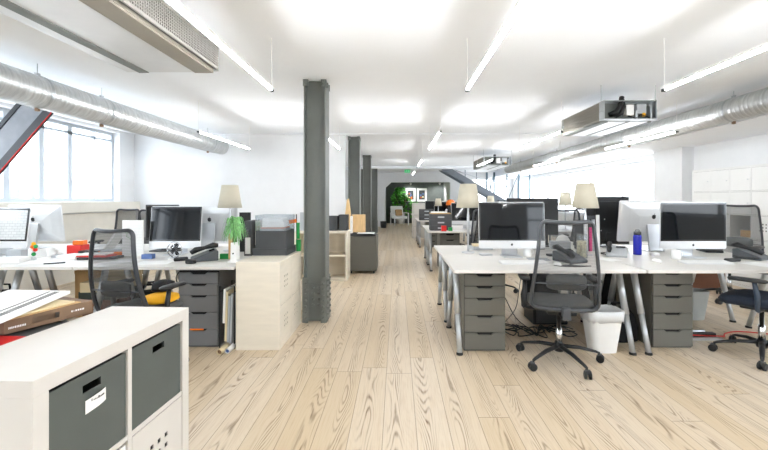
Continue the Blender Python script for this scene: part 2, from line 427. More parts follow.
# ================================================================== DUCTS
def duct(name, label, x, z, r, y0, y1, hangers, endcap=True):
    t = thing(name, label, 'duct', (x, y0, z))
    prof = [(r * .3, -.001), (r, 0)]; y = 0.; L = y1 - y0; k = 0
    while y < L - .06:
        y += .055; prof += [(r, y - .012), (r + .0035, y - .006), (r, y)]
    prof += [(r, L), (r * .3, L + .001)]
    MB().lathe(prof, n=32, axis='y').build('duct_tube', ductm, t, smooth=True)
    for h in hangers:
        MB().lathe([(r + .006, -.015), (r + .008, 0), (r + .006, .015)], (0, h - y0, 0), 32, axis='y', caps=False).build('band', steel, t, smooth=True)
        mb = MB().tube([(0, h - y0, r + .003), (0, h - y0, ZC - z)], .004, 6)
        mb.box(-.012, .012, h - y0 - .02, h - y0 + .02, r, r + .03); mb.build('hanger', steel, t)
        MB().box(-.014, .014, h - y0 - .014, h - y0 + .014, -r - .03, -r + .002).build('bracket', brown, t)
duct('ventilation_duct', 'round galvanised spiral duct along the left windows, ending at the partition', -3.40, 2.33, .15, -.5, 7.42, (1.2, 2.9, 3.63, 4.42, 6.9))
duct('ventilation_duct', 'round galvanised spiral duct along the right wall below the soffit', 3.99, 2.377, .138, -.5, 13.8, (1.2, 4.55, 6.6, 9.6, 12.4))

# ================================================================== LINEAR LIGHTS
def linear_light(x, y0, y1, where):
    t = thing('linear_light', where, 'ceiling light', (x, y0, 2.2), group='white linear tube lights')
    L = y1 - y0
    MB().box(-.012, .012, 0, L, 0, .018).build('housing', white, t)
    MB().tube([(0, .012, -.010), (0, L - .012, -.010)], .0095, 10).build('tube', tube, t, smooth=True)
    for yy in (0.02, L - .02):
        MB().tube([(0, yy, .018), (0, yy, ZC - 2.2)], .0028, 6).build('cable', white, t)
        MB().box(-.013, .013, yy - .019, yy + .019, -.022, -.0005).build('end_cap', boxg, t)
for x, nm in ((-1.0, 'left of the first column line'), (.56, 'over the aisle'), (2.13, 'over the right desks')):
    linear_light(x, 1.35, 3.08, 'linear tube light of the nearest row, ' + nm)
for x, nm in ((-1.0, 'left of the camera'), (.56, 'straight over the camera'), (2.13, 'right of the camera')):
    linear_light(x, -2.15, -.45, 'linear tube light of the row behind, ' + nm)
for x, nm in ((-2.57, 'near the end of the left duct'), (-1.0, 'just behind the nearest column'), (.56, 'over the aisle'), (2.13, 'beside the open fan coil unit'), (3.62, 'against the right duct')):
    linear_light(x, 4.95, 6.7, 'linear tube light of the second row, ' + nm)
for x, nm in ((.56, 'over the aisle'), (2.13, 'right of the aisle')):
    linear_light(x, 8.5, 10.2, 'small linear tube light of the third row, ' + nm)
linear_light(3.62, 8.5, 10.2, 'small linear tube light of the third row, by the right duct')
linear_light(.56, 12.1, 13.8, 'farthest linear tube light over the aisle')

# ================================================================== FAN COIL UNITS
def fan_coil(label, x0, x1, y0, y1, z0, z1):
    t = thing('fan_coil_unit', label, 'air conditioner', (x0, y0, z0))
    w, L, h = x1 - x0, y1 - y0, z1 - z0
    mb = MB().box(0, w, .1, L, h - .01, h).box(w - .01, w, .1, L, 0, h - .01).box(.012, w - .01, L - .01, L, 0, h - .01).box(.012, w - .01, .1, .11, 0, h - .01)
    mb.box(0, w, 0, .1, h - .008, h).box(0, w, 0, .1, 0, .01).box(w - .01, w, 0, .1, .01, h - .008).box(0, .01, 0, .1, .01, h - .008)
    mb.build('casing', steel, t)
    MB().box(.10, w * .52, .12, L - .03, -.008, 0).box(w * .60, w - .03, .12, L - .03, -.008, 0).build('bottom_panel', alul, t)
    MB().box(.012, .10, .1, L - .01, -.012, 0).box(w * .52, w * .60, .1, L - .01, -.006, 0).box(w - .03, w, .1, L - .01, -.012, 0).build('bottom_rail', colm, t)
    sd = MB(); n = int(L / .022)
    sd.box(-.004, .012, .1, L, h - .02, h - .01).box(-.004, .012, .1, L, 0, .02)
    for i in range(n):
        y = .1 + (L - .1) * i / n; sd.box(-.004, .004, y, y + .009, .02, h - .02)
    for j in range(1, 6): sd.box(-.002, .003, .1, L, h * j / 6, h * j / 6 + .006)
    sd.build('grille', mat('grille_taupe', (132, 127, 118), .5, .3), t); MB().box(.005, .012, .1, L - .01, .02, h - .02).build('filter', boxg, t)
    # pipes, control box and board at the open end
    MB().tube([(w * .16, .07, h * .30), (w * .27, .03, h * .42), (w * .35, .04, h * .75), (w * .40, .06, h + .05)], .026, 10).build('hose', black, t, smooth=True)
    MB().tube([(w * .27, .06, h * .22), (w * .36, .03, h * .36), (w * .41, .04, h * .7), (w * .43, .10, h + .05)], .026, 10).build('hose', black, t, smooth=True)
    MB().box(w * .46, w * .60, .03, .095, h * .25, h * .8).build('control_box', white, t, bevel=.003)
    MB().box(w * .68, w * .86, .05, .095, h * .35, h * .85).build('control_box', paperg, t, bevel=.003)
    MB().box(w * .78, w * .83, .04, .05, h * .2, h * .38).build('warning_sticker', yellow, t)
    MB().tube([(w * .5, .05, h * .25), (w * .62, .02, h * .08), (w * .74, .04, h * .3), (w * .9, .03, h * .12)], .006, 6).build('wire', black, t)
    MB().box(w * .05, w * .95, .096, .0995, .012, h - .012).build('rear_plate', colm, t)
    MB().box(w * .62, w * .66, .02, .09, .01, h * .5).box(w * .9, w * .93, .02, .09, .01, h * .75).build('pipe_stub', steel, t)
    for xx in (-.01, w + .01):
        for yy in (.04, L - .05):
            MB().tube([(xx, yy, h * .5), (xx, yy, ZC - z0)], .004, 6).box(xx - .012, xx + .012, yy - .015, yy + .015, h * .4, h * .55).build('hanger', steel, t)
    return t
fan_coil('open-ended metal fan coil unit with black hoses hanging over the right desks', 2.30, 2.89, 4.27, 5.35, 2.205, 2.42)
fan_coil('small distant metal fan coil unit hanging near the staircase', 2.25, 2.95, 9.9, 11.3, 2.19, 2.42)
# the near unit: seen from below, grille on its right
t = thing('fan_coil_unit', 'large grey fan coil unit with perforated side at top left corner', 'air conditioner', (-2.07, 1.2, 2.30))
w, L, h = .70, 1.75, .19
MB().box(0, w, 0, L, h - .01, h).box(0, .01, 0, L, 0, h - .01).box(0, w, L - .01, L, 0, h - .01).box(0, w, 0, .01, 0, h - .01).build('casing', steel, t)
MB().box(.0, .09, 0, L, -.006, 0).box(.165, .52, 0, L, -.006, 0).build('bottom_panel', alul, t)
MB().box(.09, .165, 0, L, -.012, 0).build('bottom_rail', colm, t)
MB().box(.52, .66, 0, L, -.012, 0).box(.655, .665, 0, L, 0, .03).build('bottom_rail', mat('taupe_metal', (140, 134, 122), .5, .2), t)
gr = MB(); gr.box(w - .012, w, 0, L, .01, .03).box(w - .012, w, 0, L, h - .022, h - .01); n = 90
for i in range(n): y = L * i / n; gr.box(w - .008, w, y, y + .008, .03, h - .022)
for j in range(1, 8): z = .03 + (h - .05) * j / 8; gr.box(w - .006, w + .001, 0, L, z - .004, z)
gr.build('grille', mat('grille_metal', (160, 158, 152), .45, .4), t)
MB().box(w - .02, w - .013, .01, L - .01, .01, h - .01).build('filter', boxg, t)
for xx in (.03, w - .04):
    for yy in (.1, L - .1): MB().tube([(xx, yy, h), (xx, yy, ZC - 2.30)], .005, 6).build('hanger', steel, t)

# ================================================================== DESKS
DW, DD, DH = 1.60, .86, .73
def make_desk(width=DW, label='', loc=(0, 0, 0), group=None, ends=(1, 1)):
    t = thing('desk', label, 'desk', loc, 0, group)
    MB().box(.004, width - .004, .003, DD - .003, DH - .025, DH).build('tabletop', [lamtop], t, bevel=.002)
    MB().box(.05, width - .05, .80, .825, DH - .06, DH - .026).build('frame_rail', legm, t)
    for e, x in enumerate((.065, width - .065)):
        if not ends[e]: continue
        MB().box(x - .03, x + .03, .25, .61, DH - .045, DH - .026).build('leg_bracket', legm, t)
        for yf, yt in ((.09, .31), (.77, .55)):
            k = .45
            ym = yf + (yt - yf) * k; zm = (DH - .03) * k
            leg = MB().tube([(x, yf, .015), (x, ym, zm)], .0225, 14).tube([(x, ym, zm - .004), (x, yt, DH - .03)], .028, 14).build('leg', legm, t, smooth=True)
            MB().lathe([(.029, 0), (.029, .012), (.023, .02)], (x, yf, 0), 14).build('foot', black, leg)
    return t

# ---------------- drawer units
def make_drawers(label, loc, m, group):
    t = thing('drawer_unit', label, 'drawer unit', loc, 0, group)
    w, d = .36, .56
    body = MB().box(0, w, .022, d, .0, .683, 0)
    body.box(.004, w - .004, .018, .0219, .01, .681, 1)  # face behind the drawers coloured black, painting the shade in gaps and notches
    body.build('body', [m, dark], t, bevel=.001)
    zs = [.015, .165, .313, .462, .566, .668]
    for a, b in zip(zs, zs[1:]):
        c = w / 2; n0, n1, dp = .075, .055, .018
        poly = [(.006, a + .003), (w - .006, a + .003), (w - .006, b - .002), (c + n0, b - .002), (c + n1, b - .002 - dp), (c - n1, b - .002 - dp), (c - n0, b - .002), (.006, b - .002)]
        MB().prism(poly, 0, .017).build('drawer', m, t, bevel=.001)
    return t

# ---------------- computers
def bite_logo(name, mb_y, size, parent, m, x=0, z=0, back=False):
    n = 28; pts = []
    for i in range(n):
        a = 2 * math.pi * i / n; r = size * (1 - .10 * math.cos(2 * a) * 1 - .16 * max(0, math.sin(a)) ** 8 + .06 * abs(math.cos(a)))
        px, pz = r * math.cos(a), r * math.sin(a)
        bx, bz, br = size * 1.22, size * .15, size * .45
        if math.hypot(px - bx, pz - bz) < br:
            d = math.atan2(pz - bz, px - bx); px, pz = bx + br * math.cos(d), bz + br * math.sin(d)
        s = -1 if back else 1
        pts.append((x + s * px, z + pz))
    mb = MB().prism(pts, mb_y, mb_y + .001)
    s = -1 if back else 1
    lf = [(x + s * size * u, z + size * v) for u, v in ((0, 1.05), (.1, 1.35), (.38, 1.6), (.42, 1.42), (.3, 1.18))]
    mb.prism(lf, mb_y, mb_y + .001)
    return mb.build(name, m, parent)
def make_computer(label, loc, rot, w=.65, top=.56, bot=.085, screen=None, group=None, sw=.19, tilt=7):
    """all-in-one: local origin on the desk under the foot; screen faces -y"""
    t = thing('desktop_computer', label, 'computer', loc, rot, group)
    hh = w / 2; chin = (top - bot) * .17
    mb = MB()
    # thin rounded slab, bulging at the back
    front = rect_loop(-hh, hh, bot, top, .018, 3); n = len(front)
    rows = []
    for yy, ins in ((0, 0), (.012, 0), (.022, .03), (.038, .12), (.046, .22)):
        cx, cz = 0, (bot + top) / 2; sx = (hh - ins) / hh; sz = ((top - bot) / 2 - ins * .8) / ((top - bot) / 2)
        rows += [(p[0] * sx, yy, cz + (p[2] - cz) * sz) for p in front]
    fs = [tuple(reversed(range(n))), tuple(range(4 * n, 5 * n))]
    fs = [tuple(range(n)), tuple(reversed(range(4 * n, 5 * n)))]
    for k in range(4):
        for j in range(n): fs.append((k * n + j, (k + 1) * n + j, (k + 1) * n + (j + 1) % n, k * n + (j + 1) % n))
    q = dict(loc=(0, -.038, .002), rot=(R(-tilt), 0, 0))
    mb.add(rows, fs); mb.build('housing', alul, t, smooth=False, **q)
    MB().box(-hh + .004, hh - .004, -.003, -.0004, bot + chin, top - .006).build('bezel', bezel, t, **q)
    MB().box(-hh + .022, hh - .022, -.0045, -.0031, bot + chin + .018, top - .024).build('screen', screen or glassb, t, **q)
    st = MB().prism([(.09, 0), (.075, .0), (.075, .012), (.05, .30), (.062, .30), (.10, .012)], -sw * .42, sw * .42, plane='yz')
    st.box(-sw / 2, sw / 2, -.09, .10, 0, .009)
    st.build('stand', alu, t, bevel=.003)
    for lg in (bite_logo('logo', -.0012, .011, t, black, 0, bot + chin * .5), bite_logo('logo', .0465, .024, t, black, 0, bot + (top - bot) * .62, True)):
        lg.location = q['loc']; lg.rotation_euler = q['rot']
    return t
def make_monitor(label, loc, rot, w=.56, top=.56, bot=.14, group=None):
    t = thing('monitor', label, 'monitor', loc, rot, group)
    hh = w / 2
    MB().box(-hh, hh, 0, .03, bot, top).box(-hh * .6, hh * .6, .03, .055, bot + .05, top - .06).build('housing', black, t, bevel=.006)
    MB().box(-hh + .018, hh - .018, -.002, -.0002, bot + .03, top - .018).build('screen', glassb, t)
    MB().box(-.03, .03, .04, .065, .01, bot + .15).build('stand_neck', black, t)
    MB().box(-.11, .11, -.06, .13, 0, .012).build('stand_foot', black, t, bevel=.004)
    return t
def keyboard(label, loc, rot=0, group=None, m=white):
    t = thing('keyboard', label, 'keyboard', loc, rot, group)
    MB().prism([(-.06, 0), (.06, 0), (.06, .016), (-.06, .006)], -.215, .215, plane='yz').build('base', alul, t)
    k = MB()
    for r in range(5):
        for c in range(14):
            k.box(-.21 + c * .03, -.184 + c * .03, -.054 + r * .022, -.036 + r * .022, .008 + r * .0015, .0135 + r * .0022)
    k.build('keys', m, t); return t
def mouse(label, loc, rot=0, m=white):
    t = thing('computer_mouse', label, 'mouse', loc, rot)
    mb = MB(); rows = []; n = 14
    for i, (s, z) in enumerate(((1, 0), (1, .008), (.85, .02), (.5, .028), (.05, .03))):
        rows += [(.03 * s * math.cos(2 * math.pi * j / n), .055 * s * math.sin(2 * math.pi * j / n), z) for j in range(n)]
    fs = [tuple(reversed(range(n)))] + [(k * n + j, k * n + (j + 1) % n, (k + 1) * n + (j + 1) % n, (k + 1) * n + j) for k in range(4) for j in range(n)] + [tuple(range(4 * n, 5 * n))]
    mb.add(rows, fs).build('shell', m, t, smooth=True); return t
def make_phone(label, loc, rot, m=phoneg, s=1.):
    t = thing('desk_phone', label, 'telephone', loc, rot); t.scale = (s,) * 3
    MB().prism([(-.11, 0), (.10, 0), (.10, .085), (.07, .09), (-.11, .025)], -.09, .10, plane='yz').build('base', m, t, bevel=.008)
    # handset lying along the left side
    pts = [(-.06, -.11, .06), (-.06, -.07, .085), (-.06, 0, .10), (-.06, .07, .12), (-.06, .11, .115)]
    MB().tube(pts, [.018, .026, .016, .026, .018], 12).build('handset', black, t, smooth=True)
    MB().box(.0, .085, .03, .075, .0, .001).build('display', glassb, t, loc=(0, 0, .072), rot=(R(19), 0, 0))
    k = MB()
    for i in range(4):
        for j in range(3): k.box(.005 + j * .027, .025 + j * .027, -.08 + i * .024, -.064 + i * .024, 0, .006)
    k.build('keypad', boxg, t, loc=(0, 0, .047), rot=(R(19), 0, 0))
    cp = []
    for i in range(60):
        a = i * 1.25; u = i / 59
        cp.append((-.085 - .05 * math.sin(u * math.pi) + .006 * math.cos(a), -.10 + .19 * u, .02 + .006 * math.sin(a)))
    MB().tube(cp, .0025, 5).build('cord', black, t)
    return t
def make_lamp(label, loc, s=1., group='white table lamps with linen shades'):
    t = thing('table_lamp', label, 'lamp', loc, 0, group); t.scale = (s,) * 3
    MB().lathe([(.07, 0), (.072, .008), (.06, .014), (.02, .02)], n=28).build('base', alu, t, smooth=True)
    MB().lathe([(.011, .018), (.014, .03), (.009, .08), (.013, .2), (.017, .3), (.014, .4), (.008, .46), (.012, .50), (.012, .56)], n=16).build('stem', alu, t, smooth=True)
    MB().lathe([(.130, .495), (.088, .755)], n=40, caps=False).build('lamp_shade', shade_m, t, smooth=True, solid=.002)
    MB().lathe([(.01, .555), (.028, .59), (.03, .63), (.018, .66), (.002, .668)], n=14).build('bulb', white, t, smooth=True)
    MB().tube([(-.09, 0, .735), (0, 0, .735), (.09, 0, .735)], .002, 5).tube([(0, 0, .56), (0, 0, .735)], .003, 5).build('shade_carrier', alu, t)
    return t

# ---------------- office chairs
def make_chair(label, loc, rot, frame=frameg, seatm=greyf, group='mesh-back office chairs', feet=54, meshm=None):
    t = thing('office_chair', label, 'office chair', loc, rot, group)
    base = MB(); ang = [R(feet + 72 * k) for k in range(5)]
    base.lathe([(.035, .085), (.04, .10), (.038, .135), (.03, .15)], n=16)
    for a in ang:
        c, s = math.cos(a), math.sin(a)
        base.tube([(c * .03, s * .03, .125), (c * .16, s * .16, .115), (c * .29, s * .29, .085), (c * .315, s * .315, .075)], [.022, .019, .014, .012], 8, flat=.75)
        base.tube([(c * .315, s * .315, .082), (c * .315, s * .315, .05)], .009, 8)
    base.build('base', black if frame is not bluef else black, t, smooth=True)
    for a in ang:
        c, s = math.cos(a), math.sin(a); M = Matrix.Translation((c * .325, s * .325, .03)) @ Matrix.Rotation(a + 1.1, 4, 'Z')
        mb = MB()
        for o in (-.016, .016):
            q = MB().lathe([(.020, o - .010), (.030, o - .007), (.030, o + .007), (.020, o + .010)], n=16, axis='x')
            mb.add([M @ Vector(v) for v in q.v], q.f, 0)
        q = MB().box(-.018, .018, -.012, .012, .005, .036); mb.add([M @ Vector(v) for v in q.v], q.f, 1)
        mb.build('caster', [black, boxg], t, smooth=False)
    MB().lathe([(.025, .14), (.025, .27), (.017, .272), (.017, .41)], n=16).build('gas_lift', chrome, t, smooth=True)
    MB().box(-.11, .11, -.12, .12, .405, .446).box(-.035, .035, -.26, -.10, .41, .435).build('mechanism', black, t, bevel=.01)
    st = []; n = 32
    mb = MB(); rows = []
    for sc, z in ((.88, .447), (1, .465), (1.02, .49), (.98, .512), (.8, .525), (.4, .53)):
        for j in range(n):
            a = 2 * math.pi * j / n; cx = math.copysign(abs(math.cos(a)) ** .55, math.cos(a)); sy = math.copysign(abs(math.sin(a)) ** .55, math.sin(a))
            rows.append((.24 * sc * cx, .02 + .23 * sc * sy, z - (.02 * max(0, sy) ** 3)))
    fs = [tuple(reversed(range(n)))] + [(k * n + j, k * n + (j + 1) % n, (k + 1) * n + (j + 1) % n, (k + 1) * n + j) for k in range(5) for j in range(n)] + [tuple(range(5 * n, 6 * n))]
    mb.add(rows, fs).build('seat', seatm, t, smooth=True)
    # back frame: one closed loop, leaning back, narrower at the top
    def by(x, z):
        u = (z - .47) / .68
        return -.215 - .09 * u + .045 * math.sin(u * math.pi) * -1 + (x / .25) ** 2 * .045
    def taper(p):
        u = (p[2] - .47) / .68; k = 1 - .30 * max(0, u - .15)
        return (p[0] * k, p[1], p[2] + (.012 * (p[0] / .24) ** 2 if u > .9 else 0))
    raw = rect_loop(-.245, .245, .475, 1.145, .055, 6)
    dense = []
    for i in range(len(raw)):
        a, b = Vector(raw[i]), Vector(raw[(i + 1) % len(raw)]); m_ = max(1, int((b - a).length / .05))
        dense += [a.lerp(b, q / m_) for q in range(m_)]
    loop = []
    for p in dense:
        q = taper((p.x, by(p.x, p.z), p.z)); loop.append(q)
    MB().tube(loop, .0185, 8, closed=True, flat=.7).build('back_frame', frame, t, smooth=True)
    g = MB(); nx, nz = 10, 16; vs = []
    for j in range(nz + 1):
        for i in range(nx + 1):
            x = -.236 + .472 * i / nx; z = .487 + .648 * j / nz; q = taper((x, by(x, z) + .002, z)); vs.append(q)
    fs = [(j * (nx + 1) + i, j * (nx + 1) + i + 1, (j + 1) * (nx + 1) + i + 1, (j + 1) * (nx + 1) + i) for j in range(nz) for i in range(nx)]
    g.add(vs, fs).build('back_mesh', meshm or chairmesh, t, smooth=True)
    # lumbar pad in front of the mesh and the strap that carries it
    rows = []; n = 24
    for sc, dy in ((.9, .012), (1, .022), (.96, .034), (.6, .04)):
        for j in range(n):
            a = 2 * math.pi * j / n; cx = math.copysign(abs(math.cos(a)) ** .45, math.cos(a)); sz = math.copysign(abs(math.sin(a)) ** .45, math.sin(a))
            rows.append((.145 * sc * cx, by(.1 * cx, .66) + dy, .695 + .062 * sc * sz))
    fs = [tuple(range(n))] + [(k * n + j, (k + 1) * n + j, (k + 1) * n + (j + 1) % n, k * n + (j + 1) % n) for k in range(3) for j in range(n)] + [tuple(reversed(range(3 * n, 4 * n)))]
    MB().add(rows, fs).build('lumbar_pad', seatm, t, smooth=True)
    MB().tube([(-.235, by(.235, .68), .68), (-.1, by(.1, .68) + .012, .68), (.1, by(.1, .68) + .012, .68), (.235, by(.235, .68), .68)], .012, 8, flat=.4).build('back_strap', frame, t)
    MB().box(-.03, .03, -.275, -.215, .41, .50).build('back_bracket', frame, t, bevel=.008)
    for s in (-1, 1):
        x = s * .27
        a = MB().tube([(s * .10, -.03, .425), (s * .24, -.03, .43), (x, -.03, .44), (x, -.03, .55), (x, -.01, .665)], [.014, .014, .016, .02, .016], 10)
        ar = a.build('armrest', frame if frame.name.startswith('navy') else black, t, smooth=True)
        rows = []; n = 20
        for sc, z in ((.9, .662), (1, .668), (1, .68), (.85, .688)):
            for j in range(n):
                an = 2 * math.pi * j / n
                rows.append((x + .042 * sc * math.copysign(abs(math.cos(an)) ** .6, math.cos(an)), .03 + .125 * sc * math.copysign(abs(math.sin(an)) ** .6, math.sin(an)), z))
        fs = [tuple(reversed(range(n)))] + [(k * n + j, k * n + (j + 1) % n, (k + 1) * n + (j + 1) % n, (k + 1) * n + j) for k in range(3) for j in range(n)] + [tuple(range(3 * n, 4 * n))]
        MB().add(rows, fs).build('arm_pad', black, ar, smooth=True)
    return t

# ================================================================== STORAGE CUBES
def make_cube_shelf(name, label, loc, rot, w, h, cols, rows, d=.39, ot=.05, it=.02, doors=(), dots=(), m=lam, group=None, knobs=()):
    """local: x across 0..w, front at y=0 facing -y, depth to +y"""
    t = thing(name, label, 'shelf unit', loc, rot, group)
    mb = MB().box(0, w, 0, d, 0, ot).box(0, w, 0, d, h - ot, h).box(0, ot, 0, d, ot, h - ot).box(w - ot, w, 0, d, ot, h - ot)
    cw = (w - 2 * ot - (cols - 1) * it) / cols; ch = (h - 2 * ot - (rows - 1) * it) / rows
    for i in range(1, cols):
        x = ot + i * cw + (i - 1) * it; mb.box(x, x + it, .002, d - .004, ot, h - ot)
    for j in range(1, rows):
        z = ot + j * ch + (j - 1) * it; mb.box(ot, w - ot, .004, d - .004, z, z + it)
    mb.box(ot, w - ot, d - .012, d - .005, ot, h - ot)
    mb.build('frame', m, t, bevel=.0012)
    def cell(i, j): return (ot + i * (cw + it), ot + j * (ch + it))
    for (i, j) in doors:
        x, z = cell(i, j); x += .003; z += .003; a, b = cw - .006, ch - .006
        mb = MB()
        if (i, j) in dots:
            hs, gp = .020, .046; cx, cz = x + a * .5, z + b * .52
            xs = [x]; zs = [z]
            for k in range(3):
                xs += [cx + (k - 1) * gp - hs / 2, cx + (k - 1) * gp + hs / 2]; zs += [cz + (k - 1) * gp - hs / 2, cz + (k - 1) * gp + hs / 2]
            xs.append(x + a); zs.append(z + b)
            mb.holed(xs, zs, {(1 + 2 * p, 1 + 2 * q) for p in range(3) for q in range(3)}, .003, .007)
        else: mb.box(x, x + a, .003, .007, z, z + b)
        mb.box(x - .0025, x + a + .0025, .0075, .012, z - .0025, z + b + .0025, 1)  # black backing sheet paints the shade in the holes and door gaps
        dr = mb.build('door', [m, dark], t)
        if (i, j) in knobs: MB().lathe([(.009, -.012), (.009, -.004), (.005, .005)], (x + a * .9, .0, z + b * .5), 12, axis='y').build('knob', alu, dr)
    return t, cell, cw, ch

# ---- foreground unit
A = math.atan2(1.879 - 1.115, -1.019 + 1.058)
FW, FH = .765, .79
fg, cell, cw, ch = make_cube_shelf('cube_shelf', 'white cube shelf unit in the left foreground holding grey bins', (-1.058, 1.115, 0), A, FW, FH, 2, 2, m=lam, doors=[(1, 0)], dots=[(1, 0)])
def in_fg(x, y, z):
    v = Matrix.Rotation(A, 4, 'Z') @ Vector((x, y, z)); return (v.x - 1.058, v.y + 1.115, z)
def storage_bin(label, x, z, a, b, m, cardl):
    t = thing('storage_bin', label, 'storage bin', in_fg(x + .006, .008, z + .0005), A, 'grey slotted storage bins')
    w, h, d = a - .012, b - .014, .34
    sx, sz, sw_, sh = w / 2 - .035, h * .80, .075, .028
    mb = MB().holed([0, sx, sx + sw_, w], [0, sz, sz + sh, h], {(1, 1)}, 0, .006)
    mb.box(0, .005, .006, d, 0, h).box(w - .005, w, .006, d, 0, h).box(.005, w - .005, d - .005, d, 0, h).box(.005, w - .005, .006, d - .005, 0, .005)
    mb.build('box', m, t)
    if cardl:
        c = MB(); n = 8; vs = []
        for k in range(n + 1):
            u = k / n; x_ = sx + .006 + .085 * u; y_ = -.004 - .012 * math.sin(u * math.pi); zz = sz - .018 - .008 * (1 - u) + .006 * math.sin(u * 3.1)
            vs += [(x_, y_, zz - .045 - .0), (x_, y_, zz)]
        c.add(vs, [(2 * k, 2 * k + 2, 2 * k + 3, 2 * k + 1) for k in range(n)])
        cd = c.build('label_card', paper, t, solid=.001)
        tx = MB(); xx = sx + .022
        for k, wd in enumerate((.004, .003, .004, .002, .006, .003, .004, .004, .003)):
            u = (xx - sx - .006) / .085; y_ = -.0055 - .012 * math.sin(u * math.pi)
            tx.box(xx, xx + wd, y_, y_ + .0004, sz - .034, sz - .0285 + (.003 if k in (4, 0) else 0)); xx += wd + .0022
        tx.build('handwriting', black, cd)
    return t
x, z = cell(0, 1); storage_bin('grey storage bin with white paper label, nearest in the foreground shelf', x, z, cw, ch, bing, True)
x, z = cell(1, 1); storage_bin('plain grey storage bin without label, farther cell of foreground shelf', x, z, cw, ch, bing, False)
x, z = cell(0, 0); storage_bin('white storage bin in the lower near cell of the foreground shelf', x, z, cw, ch, white, False)

# ---- low cabinet beside it with the brown file
t = thing('low_cabinet', 'low grey cabinet hidden behind the foreground shelf under the files', 'cabinet', (-1.99, 1.12, 0), R(2.9) * -1)
MB().box(0, .47, 0, .66, 0, .762).build('body', boxg, t, bevel=.003)
MB().box(.02, .225, -.014, -.001, .03, .72).build('door', boxg, t)
MB().box(.235, .45, -.014, -.001, .03, .72).build('door', boxg, t)
rf = tag(MB().box(-.145, .145, -.17, .17, 0, .010).build('red_folder', redp, loc=(-1.612, 1.37, .7625), rot=(0, 0, R(-4))), 'thin red folder lying lowest under the brown file box', 'folder')
ang = math.atan2(1.854 - 1.56, -1.475 + 1.585)
t = thing('file_box', 'flat brown lever file box with oval finger hole beside the foreground shelf', 'file box', (-1.580, 1.545, .7730), ang)
mb = MB().holed([0, .09, .19, .325], [0, .018, .042, .058], {(1, 1)}, 0, .004)
mb.box(0, .325, .004, .25, 0, .004).box(0, .325, .004, .25, .054, .058).box(.0, .004, .004, .25, .004, .054).box(.321, .325, .004, .25, .004, .054).box(.09, .19, .03, .034, .01, .05)
mb.build('box', brown, t, bevel=.001)
tx = MB(); xx = .012; fbx = t
for k, wd in enumerate((.002, .004, .004, .003, .005, .003, .004, .004, .003, .004, .003)): tx.box(xx, xx + wd, -.0006, -.0001, .018, .026); xx += wd + .0018
tx.build('front_lettering', paper, t); tx = MB()
for k, (a, b) in enumerate(((.235, .006), (.245, .002), (.252, .006), (.261, .007), (.271, .006), (.280, .008))): tx.box(a, a + b, -.0006, -.0001, .026, .034)
tx.build('side_lettering', paper, t)
t = thing('notepad', 'tan open folder with papers lying on the brown file box', 'folder', (-1.665, 1.66, .8315), R(40), rot=(0, 0, R(76)))
MB().box(-.19, .19, -.13, .12, 0, .004).box(-.18, .17, -.12, .11, .0045, .012, 1).build('leaves', [card, paper2], t)
t = thing('notepad', 'white ruled notebook topmost on the files at the left edge', 'notebook', (-1.672, 1.63, .860), 0, rot=(R(3), R(-3.5), R(98)))
MB().box(-.20, .20, -.13, .13, 0, .014).build('pages', paper, t)
gm = MB()
for k in range(27): gm.box(-.18 + k * .0135, -.172 + k * .0135, -.10, -.075, .014, .0146).box(-.18 + k * .0135, -.172 + k * .0135, -.06, -.05, .014, .0146)
gm.build('ruled_marks', boxg, t)

# ---- white cube cabinet right of the left desk
cab1, _, _, _ = make_cube_shelf('cube_shelf', 'white cube cabinet with dotted doors beside the nearest column', (-1.022, 3.352, 0), R(90), .745, .768, 2, 2, d=.385, ot=.035,
                doors=[(0, 0), (0, 1), (1, 0), (1, 1)], dots=[(0, 0), (0, 1), (1, 0)], m=cream)
# ---- wall of lockers, right
lk, _, _, _ = make_cube_shelf('cube_shelf', 'tall white cube shelving wall with knobbed doors at the right', (5.15, 6.70, 0), R(-90), 1.86, 1.815, 5, 5, ot=.035, it=.015,
                doors=[(i, j) for i in range(5) for j in range(5) if not (i == 2 and j == 2)], dots=[(3, 2), (1, 1)], m=lockm, knobs=[(i, j) for i in range(5) for j in (3, 4)])
MB().box(.10, .30, .06, .09, 0, .1).build('label_holder', card, lk, loc=(.75, .02, .75))
# ---- second row left, behind the column
cab2, _, _, _ = make_cube_shelf('cube_shelf', 'cream open cube shelf behind the nearest column', (-1.65, 6.18, 0), 0, .85, .80, 2, 2, d=.39, ot=.035, m=cream)

# ---- dark cabinet beside second column with birch pieces
t = thing('metal_cabinet', 'dark olive grey metal cabinet on casters beside the second column', 'cabinet', (-.86, 6.76, 0))
MB().box(0, .50, 0, .6, .05, .655).build('body', grey, t, bevel=.004)
MB().box(.01, .49, -.006, -.001, .07, .64).build('door', grey, t)
MB().box(-.02, .0, .04, .08, .12, .58).build('handle', black, t)
for a, b in ((.05, .06), (.45, .06), (.05, .54), (.45, .54)): MB().lathe([(.025, -.012), (.025, .012)], (a, b, .025), 12, axis='x').build('caster', black, t)
t = tag(MB().box(-.28, .28, -.2, .2, 0, .03).box(-.26, .22, -.18, .18, .031, .055).build('document_stack', boxg, loc=(-.66, 7.02, .6555)), 'grey stack of folders on the metal cabinet', 'folders')
tag(MB().box(.0, .3, -.12, .1, 0, .004).build('paper_sheet', paper, loc=(-.70, 6.84, .712)), 'white sheet hanging over the folders on the metal cabinet', 'paper')
tag(MB().box(-.03, .21, 0, .05, 0, .32).build('birch_block', birch, loc=(-.78, 6.95, .717), rot=(0, 0, R(8)), bevel=.002), 'pale birch board block standing on the folders', 'wood block')
